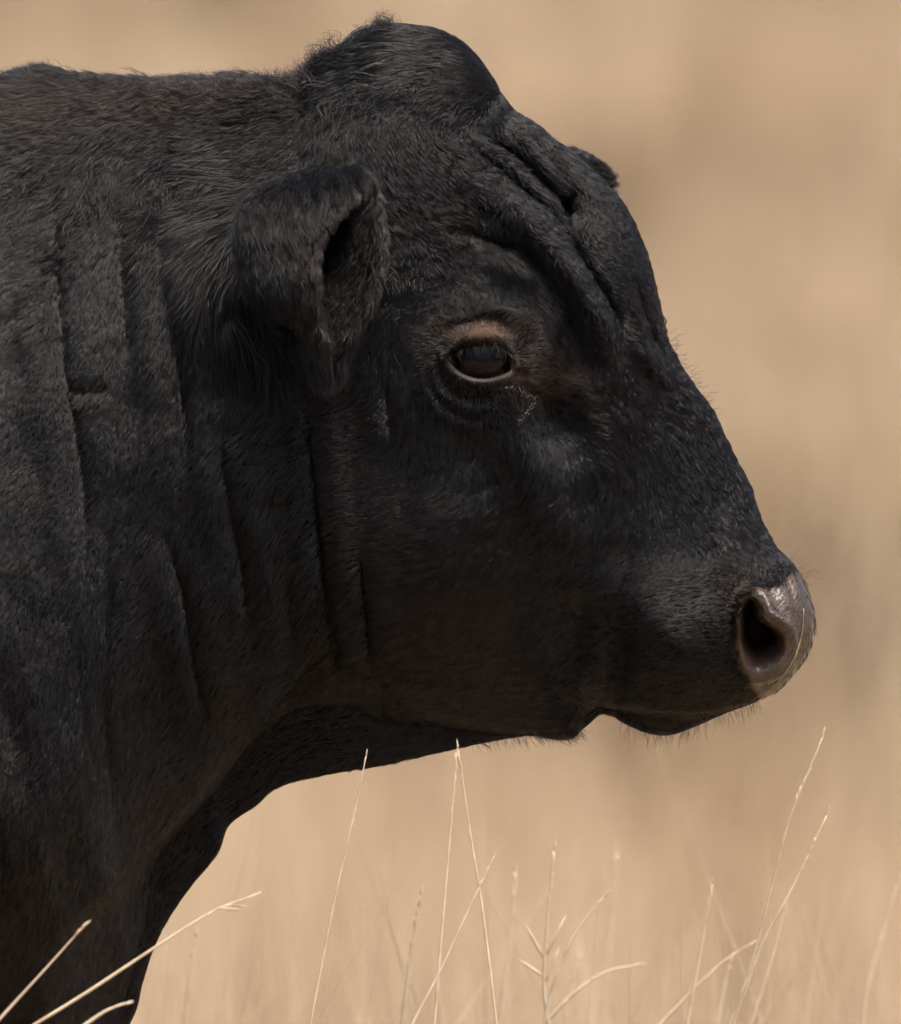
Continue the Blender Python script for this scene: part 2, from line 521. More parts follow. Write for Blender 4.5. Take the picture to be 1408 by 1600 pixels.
PT = np.array([0, .15, .35, .5, .7, .85, 1.0])
NS = len(st)
prof = np.stack([np.interp(tt, PT, sP[i]) for i in range(NS)])
# soften the profile kinks around the ring
ker = np.hanning(41); ker /= ker.sum()
def smooth_ring(a):
    e = np.concatenate([a[-20:], a, a[:20]])
    return np.convolve(e, ker, 'valid')
prof[:, :NN] = np.stack([np.convolve(np.concatenate([np.full(20, r[0]), r[:NN], np.full(20, r[NN - 1])]), ker, 'valid') for r in prof])
PX = Tp[:, None, 0] + (Bp[:, None, 0] - Tp[:, None, 0]) * tt[None]
PY = Tp[:, None, 1] + (Bp[:, None, 1] - Tp[:, None, 1]) * tt[None]
YY = side[None] * sW[:, None] * env[None] * prof
G = np.stack([PX, PY, YY], -1)                 # NS x NR x 3 in pixel units

def grid_normals(G):
    du = np.zeros_like(G)
    du[1:-1] = G[2:] - G[:-2]; du[0] = G[1] - G[0]; du[-1] = G[-1] - G[-2]
    dv = np.roll(G, -1, 1) - np.roll(G, 1, 1)
    n = np.cross(du, dv)
    n /= np.linalg.norm(n, axis=-1, keepdims=True) + 1e-9
    return n
nrm = grid_normals(G)
cen = (G[:, 0] + G[:, NN])[:, None] * 0.5
if (nrm * (G - cen)).sum(-1)[100:400].mean() < 0: NSIGN = -1.0
else: NSIGN = 1.0
nrm = nrm * NSIGN

# ------------------------------------------------------------------ sculpting strokes (all in the side plane of the head)
X0 = G[..., 0].ravel().copy(); Y0 = G[..., 1].ravel().copy(); D0 = G[..., 2].ravel().copy()
disp = np.zeros(len(X0))
crease = np.zeros(len(X0))
ydisp = np.zeros(len(X0))      # push towards the middle plane of the animal

def poly_dist(x, y, P, per=5):
    C = catmull(P, per) if len(P) > 2 else np.asarray(P, float)
    best = np.full(len(x), 1e9); sgn = np.ones(len(x)); par = np.zeros(len(x))
    L = arclen(C); tot = L[-1]
    for i in range(len(C) - 1):
        a, b = C[i], C[i + 1]
        d = b - a; l2 = d @ d
        if l2 < 1e-9: continue
        t = np.clip(((x - a[0]) * d[0] + (y - a[1]) * d[1]) / l2, 0, 1)
        ex, ey = x - a[0] - t * d[0], y - a[1] - t * d[1]
        q = ex * ex + ey * ey
        m = q < best
        best = np.where(m, q, best)
        sgn = np.where(m, np.sign(d[0] * ey - d[1] * ex), sgn)
        par = np.where(m, (L[i] + t * math.sqrt(l2)) / tot, par)
    return np.sqrt(best), sgn, par

def near_idx(P, pad):
    P = np.asarray(P)
    return np.nonzero((X0 > P[:, 0].min() - pad) & (X0 < P[:, 0].max() + pad) & (Y0 > P[:, 1].min() - pad) & (Y0 < P[:, 1].max() + pad))[0]

def stroke(P, w, amp, taper=True, flank=0.0):
    """raised (amp > 0) or cut (amp < 0) line; flank lifts the lips on both sides of a cut"""
    soft = amp < 0 and flank
    if soft:
        k_ = 0.32 + 0.2 * float(np.clip((760 - np.mean([p[1] for p in P])) / 300, 0, 1))
        w, amp, flank = w * 1.1, amp * k_, flank * 1.05
    k = near_idx(P, w * 8)
    if not len(k): return
    d, s, u = poly_dist(X0[k], Y0[k], P)
    tp = np.clip(np.minimum(u, 1 - u) * 3.5, 0, 1) if taper else 1.0
    end = np.exp(-(d / w) ** 2)
    disp[k] += amp * end * tp
    if flank:
        # both lips of the fold bulge softly, one more than the other
        tb = np.clip(np.minimum(u, 1 - u) * 3, 0, 1)
        disp[k] += flank * tb * (np.exp(-((d - 3.2 * w) / (2.4 * w)) ** 2) * np.where(s > 0, 1.0, 0.7) - 0.0)
    if amp < -3 and w < 20:
        crease[k] = np.maximum(crease[k], np.exp(-(d / (w * 0.8)) ** 2) * tp * min(1.0, -amp / 9))

def bump(c, r, amp, ry=None, rot=0.0):
    ry = ry or r
    R = max(r, ry) * 3
    k = near_idx([c, c], R)
    x, y = X0[k] - c[0], Y0[k] - c[1]
    ca, sa = math.cos(rot), math.sin(rot)
    u, v = (x * ca + y * sa) / r, (-x * sa + y * ca) / ry
    disp[k] += amp * np.exp(-(u * u + v * v))

def step(P, w, amp, reach=400):
    """push in everything to the right-hand side of the directed line"""
    k = near_idx(P, reach)
    d, s, u = poly_dist(X0[k], Y0[k], P)
    v = sstep(-w, w, d * s)
    ydisp[k] += -amp * v * np.exp(-(np.maximum(d - reach * 0.5, 0) / (reach * 0.3)) ** 2)

# neck folds
stroke([(100, 260), (100, 420), (108, 560), (128, 680), (140, 800), (136, 950)], 11, -20, flank=7)
stroke([(112, 598), (140, 608), (185, 602)], 11, -6)
stroke([(302, 205), (280, 300), (272, 380), (277, 480), (288, 600), (295, 700), (290, 770)], 12, -24, flank=9)
stroke([(205, 280), (197, 400), (203, 540), (205, 640)], 12, -9, flank=5)
stroke([(412, 648), (380, 668), (352, 692), (362, 790), (384, 900), (396, 1040)], 9, -20, flank=8)
stroke([(481, 590), (490, 700), (502, 830), (515, 950), (530, 1060), (540, 1078)], 9, -26, flank=9)
stroke([(566, 840), (575, 950), (585, 1062)], 8, -18, flank=6)
stroke([(447, 885), (455, 950), (466, 1020)], 7, -8, flank=3)
stroke([(262, 820), (290, 920), (310, 1050), (335, 1165)], 9, -24, flank=8)
stroke([(180, 810), (172, 950), (167, 1100), (174, 1200), (190, 1340)], 10, -20, flank=7)
stroke([(135, 960), (130, 1050), (140, 1150), (165, 1230)], 10, -10, flank=4)
stroke([(-30, 960), (0, 1040), (38, 1160), (70, 1250), (110, 1360), (125, 1450)], 12, -30, flank=12)
stroke([(-10, 525), (50, 485), (92, 440)], 10, -10, flank=4)
stroke([(-20, 850), (15, 910), (30, 980)], 10, -14, flank=4)
stroke([(600, 585), (608, 640), (612, 695)], 7, -9, flank=3)
stroke([(390, 800), (440, 790), (490, 772)], 14, -6)
bump((60, 1300), 60, 26, 160, 0.3)
bump((420, 800), 50, 6, 200)
# jaw edge and throat
step([(330, 1225), (380, 1175), (430, 1135), (500, 1100), (590, 1082), (700, 1125), (800, 1152), (880, 1160)], 26, -46, 220)
_y0 = ydisp.copy()
step([(110, 1455), (200, 1372), (290, 1285), (355, 1200)], 22, -60, 260)
ydisp = _y0 + (ydisp - _y0) * sstep(70, 170, X0)
stroke([(590, 1066), (680, 1064), (800, 1092)], 20, 6)
bump((650, 900), 125, 28, 165)
# face
bump((828, 745), 54, 24, 92, -0.25)
stroke([(640, 790), (720, 815), (800, 835)], 46, 5)
stroke([(700, 690), (760, 720), (790, 790)], 34, -9)
bump((872, 650), 34, -50, 60, -0.45)
stroke([(880, 660), (905, 740), (925, 830)], 34, -9)
stroke([(700, 855), (790, 845), (900, 850)], 30, -4)
bump((1050, 1005), 90, 38, 88)
stroke([(930, 925), (898, 1000), (905, 1070)], 40, -34)
stroke([(925, 870), (970, 920), (1010, 972)], 30, 2)
stroke([(935, 1092), (970, 1103), (1050, 1110), (1110, 1110), (1165, 1096)], 6, -6)
step([(940, 1098), (970, 1104), (1050, 1112), (1110, 1112), (1170, 1098)], 7, -26, 60)
# poll and forehead folds
def cut(P, w, amp, flank=0.0):
    stroke(P, w, amp, True, 0.0)
    if flank:
        stroke(P, w * 2.6, flank)
        stroke(P, w * 1.2, -flank * 0.8)
stroke([(492, 205), (560, 186), (640, 180), (700, 192)], 22, -5)
stroke([(690, 120), (740, 150), (790, 185)], 40, 6)
cut([(700, 200), (755, 240), (815, 292), (870, 345), (922, 425), (960, 490), (977, 560)], 7, -20)
cut([(745, 200), (800, 235), (845, 278), (888, 325)], 9, -26)
stroke([(728, 208), (790, 258), (845, 312), (888, 360)], 9, 12)
stroke([(790, 205), (835, 245), (878, 295)], 10, 13)
stroke([(815, 203), (858, 245), (893, 290)], 8, -16)
bump((888, 318), 17, -46, 27, -0.4)
stroke([(705, 258), (775, 308), (838, 362), (888, 424), (926, 492), (948, 555), (957, 620)], 21, 40)
stroke([(690, 335), (742, 362), (792, 385), (842, 418), (884, 468), (908, 530), (920, 590)], 15, -26)
stroke([(735, 352), (800, 392), (860, 432), (905, 492), (928, 560)], 46, 24)
stroke([(905, 268), (893, 320), (897, 370), (925, 440), (965, 505), (1003, 562)], 12, -24)
bump((962, 395), 36, 12, 90, -0.35)
stroke([(985, 425), (1008, 495), (1035, 560)], 6, -9)
stroke([(975, 440), (995, 505), (1020, 565)], 7, 5)
stroke([(945, 478), (988, 535), (1045, 600)], 13, 15)
bump((660, 300), 70, 10)
# folds fanning from the root of the ear
stroke([(415, 325), (350, 390), (325, 480), (340, 560)], 13, 17)
stroke([(425, 335), (378, 420), (362, 510), (385, 590)], 12, 18)
stroke([(435, 345), (404, 430), (408, 530), (440, 610)], 12, 16)
stroke([(425, 300), (365, 395), (345, 490)], 8, -9)
stroke([(432, 340), (390, 425), (385, 520)], 8, -10)
# orbit
EC = np.array([748.0, 562.0])
bump((748, 578), 90, 18, 66)
stroke([(700, 522), (735, 502), (775, 506), (800, 535)], 8, -9, flank=3)
stroke([(696, 540), (715, 532), (745, 525), (778, 528), (797, 545)], 9, 12)
stroke([(683, 560), (696, 600), (735, 622), (785, 617)], 7, -9, flank=3)
stroke([(668, 570), (685, 622), (730, 650), (780, 645)], 8, -4)
stroke([(800, 590), (830, 612), (850, 640)], 9, -6)
stroke([(795, 575), (825, 590)], 8, -7)

# eye opening and nostril as signed outlines
def inside(x, y, P):
    P = np.asarray(P); r = np.zeros(len(x), bool); j = len(P) - 1
    for i in range(len(P)):
        a, b = P[i], P[j]
        c = ((a[1] > y) != (b[1] > y)) & (x < (b[0] - a[0]) * (y - a[1]) / (b[1] - a[1] + 1e-12) + a[0])
        r ^= c; j = i
    return r
def signed(P, pad):
    C = catmull(list(P) + [P[0]], 8)[:-1]
    k = near_idx(C, pad)
    d, _, _ = poly_dist(X0[k], Y0[k], np.vstack([C, C[:1]]), 1)
    return k, np.where(inside(X0[k], Y0[k], C), -d, d)
EYE = [(699, 558), (714, 549), (736, 543), (762, 542), (782, 548), (793, 559), (799, 577), (784, 586), (760, 592), (735, 590), (714, 580), (703, 567)]
EYE = [(748 + (a - 748) * 0.94, 567 + (b - 567) * 0.98) for a, b in EYE]
ek, es = signed(EYE, 60)
eye_in = np.zeros(len(X0)); eye_rim = np.zeros(len(X0))
eye_in[ek] = sstep(2.5, -5, es)
no_hair = np.zeros(len(X0)); no_hair[ek] = sstep(8, 3, es)
low = sstep(560, 582, Y0[ek]) 
eye_rim[ek] = np.exp(-((es + 0.6) / 2.6) ** 2) * low
disp[ek] += 5 * np.exp(-((es - 7) / 6.0) ** 2)
NOS = [(1147, 955), (1158, 936), (1172, 930), (1184, 946), (1190, 966), (1212, 982), (1226, 1002), (1222, 1024), (1204, 1040), (1178, 1049), (1158, 1034), (1147, 1002)]
NOS = [(1183 + (a - 1183) * 0.9, 985 + (b - 985) * 0.9) for a, b in NOS]
nk, ns = signed(NOS, 80)
nos_in = np.zeros(len(X0))
nos_in[nk] = sstep(4, -20, ns)
nos_in *= 1 - 0.5 * sstep(1005, 1040, Y0) * sstep(1140, 1165, X0)
disp[nk] += 9 * np.exp(-((ns - 13) / 9.0) ** 2) * sstep(1140, 1175, X0[nk])
stroke([(1178, 925), (1196, 955), (1225, 975), (1245, 985)], 13, 9)
stroke([(1225, 890), (1236, 930), (1243, 948)], 5, -7, flank=2)
stroke([(1190, 1056), (1215, 1040), (1235, 1015)], 11, 5)

# coarse unevenness of hide and muscle
P3 = np.stack([X0, Y0, D0], -1)
vis = (X0 > -300)
un = np.zeros(len(X0))
un[vis] = 4.0 * fbm(P3[vis] / 150, 2, 5) + 0.5 * fbm(P3[vis] / 45, 2, 9)
facew = sstep(560, 760, X0) * 0.55
disp += un * (1 - facew) * (1 - eye_in) * sstep(1230, 1150, X0)

disp = disp.reshape(NS, -1)
damp = np.clip(sW / 120, 0, 1)[:, None]
kd = (0.8 * sstep(25, 110, np.abs(D0))).reshape(NS, -1)[..., None] * sstep(1200, 1120, X0).reshape(NS, -1)[..., None]
ydir = np.zeros_like(nrm); ydir[..., 2] = np.sign(D0).reshape(NS, -1)
G2 = G + (nrm * (1 - kd) + ydir * kd) * (disp * damp)[..., None]
sg = np.sign(D0).reshape(NS, -1)
G2[..., 2] = np.where(np.abs(G2[..., 2]) > 1, sg * np.maximum(np.abs(G2[..., 2]) - ydisp.reshape(NS, -1), 0.35 * np.abs(G2[..., 2])), G2[..., 2])
G2[..., 2] -= sg * (62 * eye_in.reshape(NS, -1) + 96 * nos_in.reshape(NS, -1) * damp)
G2[..., 1] -= (14 * nos_in.reshape(NS, -1))
nrm2 = grid_normals(G2) * NSIGN
crease = crease.reshape(NS, -1)

# vertex masks of bare skin
xs, ys = X0.reshape(NS, -1), Y0.reshape(NS, -1)
pad_line = [(1236, 872), (1222, 905), (1196, 912), (1178, 918), (1166, 926), (1152, 944), (1148, 985), (1152, 1030), (1164, 1060), (1170, 1076), (1186, 1096), (1212, 1120), (1300, 1110), (1300, 860)]
pk, ps = signed(pad_line, 60)
bare = np.zeros(len(X0)); bare[pk] = sstep(9, -10, ps + 7 * vnoise(P3[pk] / 8, 2) + 3 * vnoise(P3[pk] / 3, 4))
bare[X0 > 1300 - 60] = 1
wet = np.zeros(len(X0)); wet[pk] = sstep(-2, -14, ps)
wet *= (1 - 0.95 * sstep(0.25, 0.8, nos_in))
bare *= (1 - 0.9 * sstep(0.35, 0.9, nos_in))
lid = np.zeros(len(X0))
lid += 1.0 * np.exp(-((X0 - 752) / 42) ** 2 - ((Y0 - 521) / 13) ** 2)
lid += 0.55 * np.exp(-((X0 - 806) / 22) ** 2 - ((Y0 - 588) / 13) ** 2)
lid += 0.30 * np.exp(-((X0 - 845) / 40) ** 2 - ((Y0 - 600) / 28) ** 2)
lid = np.clip(lid, 0, 1)
dk_lid = np.zeros(len(X0)); dk_lid[ek] = np.exp(-(np.maximum(es, 0) / 11) ** 2)
lower = dk_lid * sstep(555, 575, Y0)
wet = np.maximum(wet, np.maximum(eye_rim, 0.45 * lower))
lid = lid * (1 - eye_in)

quads_i = np.arange(NS * len(th)).reshape(NS, -1)
nxt = np.roll(quads_i, -1, 1)
Q = np.stack([quads_i[:-1], quads_i[1:], nxt[1:], nxt[:-1]], -1).reshape(-1, 4)
if NSIGN > 0: pass
V_all = [W(G2[..., 0].ravel(), G2[..., 1].ravel(), G2[..., 2].ravel())]
N_all = [np.stack([nrm2[..., 0].ravel(), nrm2[..., 2].ravel(), -nrm2[..., 1].ravel()], -1)]
Q_all = [Q]
attr = {k: [v] for k, v in dict(bare=bare, wet=wet, lid=lid, rim=eye_rim, crease=crease.ravel()).items()}
part_id = [np.zeros(len(X0))]

def add_part(V, Qd, pid, nrm=None, **masks):
    off = sum(len(v) for v in V_all)
    V_all.append(V); Q_all.append(Qd + off)
    if nrm is None: nrm = np.zeros_like(V)
    N_all.append(nrm)
    for k in attr: attr[k].append(np.full(len(V), masks.get(k, 0.0)))
    part_id.append(np.full(len(V), float(pid)))

# ears: a cupped leaf with an outer and an inner wall
#        py   xl   xr  near-rim x   cy    ry
EAR = [(262, 526, 552, 551, -250, 10), (268, 496, 568, 566, -262, 26), (280, 456, 582, 576, -276, 46), (300, 408, 592, 572, -292, 62), (330, 386, 598, 542, -308, 74), (370, 377, 601, 510, -326, 80),
       (415, 380, 599, 496, -345, 78), (460, 397, 588, 496, -360, 68), (500, 442, 570, 500, -372, 50), (530, 466, 554, 514, -381, 34), (554, 484, 541, 520, -388, 22), (566, 494, 531, 522, -392, 12)]
EA = np.array(EAR, float)
ne, nv = 70, 60
uu = np.linspace(0, len(EA) - 1, ne)
E = np.stack([pchip(uu, EA[:, j]) for j in range(6)], -1)
def ear_shell(off):
    out = []
    for py, xl, xr, xm, ccy, ry in E:
        cx, rx = (xl + xr) / 2, (xr - xl) / 2
        o = min(off, rx * 0.8)
        c0 = math.acos(np.clip((xm - cx) / max(rx, 1), -0.9, 0.9))
        ph = np.linspace(c0, 2 * math.pi - 0.06, nv)
        wob = 1 + 0.03 * np.sin(ph * 3 + py * 0.02)
        out.append(np.stack([cx + (rx - o) * np.cos(ph) * wob, np.full(nv, py), ccy - (ry - min(off, ry * .8)) * np.sin(ph) - (min(34, ry * 0.5) if off else 0) * np.maximum(0, -np.sin(ph))], -1))
    return np.array(out)
eo, ei = ear_shell(0), ear_shell(13)
def ear_build(tf, flip):
    ring = np.concatenate([eo, ei[:, ::-1]], 1)
    nr = ring.shape[1]
    V = tf(ring.reshape(-1, 3))
    idx = np.arange(ne * nr).reshape(ne, nr); nx_ = np.roll(idx, -1, 1)
    q = np.stack([idx[:-1], nx_[:-1], nx_[1:], idx[1:]], -1).reshape(-1, 4)
    if flip: q = q[:, ::-1]
    # normals
    Gp = V.reshape(ne, nr, 3)
    du = np.gradient(Gp, axis=0); dv = np.roll(Gp, -1, 1) - np.roll(Gp, 1, 1)
    n = np.cross(dv, du); n /= np.linalg.norm(n, axis=-1, keepdims=True) + 1e-12
    if flip: n = -n
    return V, q, n.reshape(-1, 3)
ear_u = np.repeat(np.linspace(0, 1, ne), 2 * nv)
ear_v = np.tile(np.concatenate([np.linspace(0, 1, nv), np.linspace(1, 0, nv)]), ne)
ear_in = np.tile(np.concatenate([np.zeros(nv), np.ones(nv)]), ne)
def tf_near(p): return W(p[:, 0], p[:, 1], p[:, 2])
def tf_far(p):
    # the far ear is pricked forward beyond the forehead
    q = p - np.array([500, 290, -270.0])
    q[:, 0] *= 0.22 + 1.5 * np.clip((p[:, 1] - 430) / 164, 0, 1)
    a = math.radians(-58)
    x = q[:, 0] * math.cos(a) - q[:, 1] * math.sin(a)
    y = q[:, 0] * math.sin(a) + q[:, 1] * math.cos(a)
    return W(708 + x, 174 + y, 265 - q[:, 2] * 1.0)
Vn, Qn, Nn = ear_build(tf_near, False)
# make sure normals point out of the outer wall
mid = Nn.reshape(ne, 2 * nv, 3)[ne // 2, nv // 2]
if mid[0] > 0: Nn = -Nn; Qn = Qn[:, ::-1]
add_part(Vn, Qn, 1, Nn)
Vf, Qf, Nf = ear_build(tf_far, True)
if mid[0] > 0: Nf = -Nf; Qf = Qf[:, ::-1]
add_part(Vf, Qf, 2, Nf)

# legs and tail
def tube_loft(rows, nseg=28, per=6):
    R = catmull(rows, per)
    n = len(R)
    a = np.linspace(0, 2 * math.pi, nseg, endpoint=False)
    out = np.zeros((n, nseg, 3))
    for i, (x, y, d, rx, ry) in enumerate(R):
        out[i, :, 0] = x + rx * np.cos(a); out[i, :, 1] = y; out[i, :, 2] = d + ry * np.sin(a)
    V = W(out[..., 0].ravel(), out[..., 1].ravel(), out[..., 2].ravel())
    idx = np.arange(n * nseg).reshape(n, nseg); nx_ = np.roll(idx, -1, 1)
    q = np.stack([idx[:-1], idx[1:], nx_[1:], nx_[:-1]], -1).reshape(-1, 4)
    nn = np.tile(np.stack([np.cos(a), np.sin(a), 0 * a], -1), (n, 1))
    capv = np.array([V.reshape(n, nseg, 3)[-1].mean(0)])
    return V, q, nn
GP = 800 + Z0 / S
_k = np.argsort((G2[..., 0].ravel() - 0) ** 2 + (G2[..., 1].ravel() - 1410) ** 2 + 1e9 * (G2[..., 2].ravel() > 0))[:20]
YS = abs(np.median(G2[..., 2].ravel()[_k]))       # half width of the body at the shoulder
for sgn_ in (-1, 1):
    LX = -78 if sgn_ < 0 else 8
    V, q, nn = tube_loft([(LX - 60, 1250, (YS - 250) * sgn_, 60, 60), (LX - 20, 1450, (YS - 260) * sgn_, 130, 90), (LX, 1600, (YS - 250) * sgn_, 165, 105), (LX + 4, 1720, (YS - 235) * sgn_, 170, 110), (20, 1900, 205 * sgn_, 105, 88), (15, 2150, 195 * sgn_, 82, 74),
                          (20, 2270, 190 * sgn_, 84, 76), (10, 2420, 188 * sgn_, 60, 58), (5, 2640, 186 * sgn_, 56, 54), (12, 2760, 186 * sgn_, 78, 70), (30, 2870, 186 * sgn_, 78, 72), (45, 2920, 186 * sgn_, 96, 88), (60, GP + 4, 186 * sgn_, 108, 98)])
    add_part(V, q, 3, nn)
    V, q, nn = tube_loft([(-2900, 900, 330 * sgn_, 330, 190), (-2880, 1200, 330 * sgn_, 300, 190), (-2900, 1500, 320 * sgn_, 220, 150), (-2980, 1800, 300 * sgn_, 130, 100), (-3060, 2050, 290 * sgn_, 100, 80),
                          (-3070, 2180, 285 * sgn_, 95, 75), (-3040, 2400, 280 * sgn_, 70, 62), (-3030, 2650, 280 * sgn_, 66, 60), (-3010, 2770, 280 * sgn_, 84, 74), (-2980, 2900, 280 * sgn_, 98, 88), (-2960, GP + 4, 280 * sgn_, 112, 98)])
    add_part(V, q, 3, nn)
V, q, nn = tube_loft([(-3300, 250, 0, 60, 60), (-3430, 420, 0, 46, 46), (-3470, 800, 0, 34, 34), (-3480, 1400, 0, 26, 26), (-3490, 1900, 0, 40, 40), (-3490, 2200, 0, 60, 60), (-3485, 2500, 0, 8, 8)], 14)
add_part(V, q, 3, nn)

bull = bpy.data.objects.new('bull', None)
link(bull)
bull.empty_display_size = 0.2
tag(bull, 'black hornless bull with folded neck standing in profile, head to the right', 'bull')
Vb = np.concatenate(V_all); Qb = np.concatenate(Q_all); Nb = np.concatenate(N_all)
body = fast_mesh('body', Vb, Qb, None, M_HIDE, bull)
for k in ('bare', 'wet', 'lid', 'rim'):
    point_attr(body, k, np.concatenate(attr[k]))
crs = np.concatenate(attr['crease']); bareA = np.concatenate(attr['bare']); pid = np.concatenate(part_id)
lidA = np.concatenate(attr['lid'])

# near-side surface lookup: depth (px units) at a place of the side plane
nearmask = (D0 < 0) & (X0 > -50)
nX, nY, nD = G2[..., 0].ravel()[nearmask], G2[..., 1].ravel()[nearmask], G2[..., 2].ravel()[nearmask]
def surf(px, py):
    k = np.argsort((nX - px) ** 2 + (nY - py) ** 2)[:6]
    return nD[k].min()

# ------------------------------------------------------------------ eyes
def make_eye(sgn_):
    R = 70.0
    nlat, nlon = 48, 64
    lat = np.linspace(0, math.pi, nlat); lon = np.linspace(0, 2 * math.pi, nlon, endpoint=False)
    LA, LO = np.meshgrid(lat, lon, indexing='ij')
    # pole points along the line of sight of the eye
    k = np.sin(LA)
    v = np.stack([k * np.cos(LO), k * np.sin(LO), np.cos(LA)], -1)
    c = np.array([749.0, 562.0, sgn_ * (surf_front - R + 3)])
    zdir = np.array([0.03, 0.06, sgn_]); zdir /= np.linalg.norm(zdir)
    xdir = np.cross(np.array([0, 1, 0]), zdir); xdir /= np.linalg.norm(xdir)
    ydir = np.cross(zdir, xdir)
    def place(vv, r):
        p = c + r * (vv[..., 0:1] * xdir + vv[..., 1:2] * ydir + vv[..., 2:3] * zdir)
        p = p.reshape(-1, 3)
        return W(p[:, 0], p[:, 1], p[:, 2])
    idx = np.arange(nlat * nlon).reshape(nlat, nlon); nx_ = np.roll(idx, -1, 1)
    q = np.stack([idx[:-1], idx[1:], nx_[1:], nx_[:-1]], -1).reshape(-1, 4)
    rr = np.where(LA < 0.72, R * (1 - 0.03 * np.cos(LA / 0.72 * math.pi / 2)), R)
    e = fast_mesh('eye', place(v, rr[..., None]), q, None, M_EYE, bull)
    point_attr(e, 'ang', LA.ravel())
    wide = np.hypot(np.sin(LA) * np.cos(LO) / 1.0, np.sin(LA) * np.sin(LO) / 0.55)
    point_attr(e, 'pup', wide.ravel())
    cr = R + 1.0 + 5.0 * np.exp(-(LA / 0.55) ** 2)
    m = LA[:, 0] < 1.35
    n = m.sum()
    idc = np.arange(n * nlon).reshape(n, nlon); nxc = np.roll(idc, -1, 1)
    qc = np.stack([idc[:-1], idc[1:], nxc[1:], nxc[:-1]], -1).reshape(-1, 4)
    co = fast_mesh('cornea', place(v[m], cr[m][..., None]), qc, None, M_CORNEA, e)
    return e

def mat_eye():
    m, nt, out = new_mat('bull_eye')
    b = N(nt, 'ShaderNodeBsdfPrincipled', Roughness=0.6)
    b.inputs['Specular IOR Level'].default_value = 0.0
    a = N(nt, 'ShaderNodeAttribute', attribute_name='ang')
    p = N(nt, 'ShaderNodeAttribute', attribute_name='pup')
    tc = N(nt, 'ShaderNodeTexCoord')
    n1 = N(nt, 'ShaderNodeTexNoise', Scale=350.0, Detail=4.0)
    nt.links.new(tc.outputs['Object'], n1.inputs['Vector'])
    ir = ramp(nt, [(0.3, (0.008, 0.004, 0.003)), (0.7, (0.020, 0.010, 0.006))])
    nt.links.new(n1.outputs[0], ir.inputs[0])
    rs = ramp(nt, [(0.62, (0, 0, 0)), (0.72, (1, 1, 1))])
    nt.links.new(a.outputs['Fac'], rs.inputs[0])
    rp = ramp(nt, [(0.34, (0, 0, 0)), (0.40, (1, 1, 1))])
    nt.links.new(p.outputs['Fac'], rp.inputs[0])
    c0 = N(nt, 'ShaderNodeMix', data_type='RGBA'); c0.inputs[6].default_value = (0.003, 0.003, 0.005, 1)
    nt.links.new(rp.outputs[0], c0.inputs[0]); nt.links.new(ir.outputs[0], c0.inputs[7])
    c1 = N(nt, 'ShaderNodeMix', data_type='RGBA'); c1.inputs[7].default_value = (0.05, 0.035, 0.028, 1)
    nt.links.new(rs.outputs[0], c1.inputs[0]); nt.links.new(c0.outputs[2], c1.inputs[6])
    nt.links.new(c1.outputs[2], b.inputs['Base Color'])
    nt.links.new(b.outputs[0], out.inputs[0])
    return m
M_EYE = mat_eye()
M_CORNEA = mat_glass('cornea')
kz = np.hypot(nX - 748, nY - 562)
ringm = (kz > 58) & (kz < 75)
surf_front = abs(np.median(nD[ringm]))
make_eye(-1)
make_eye(1)

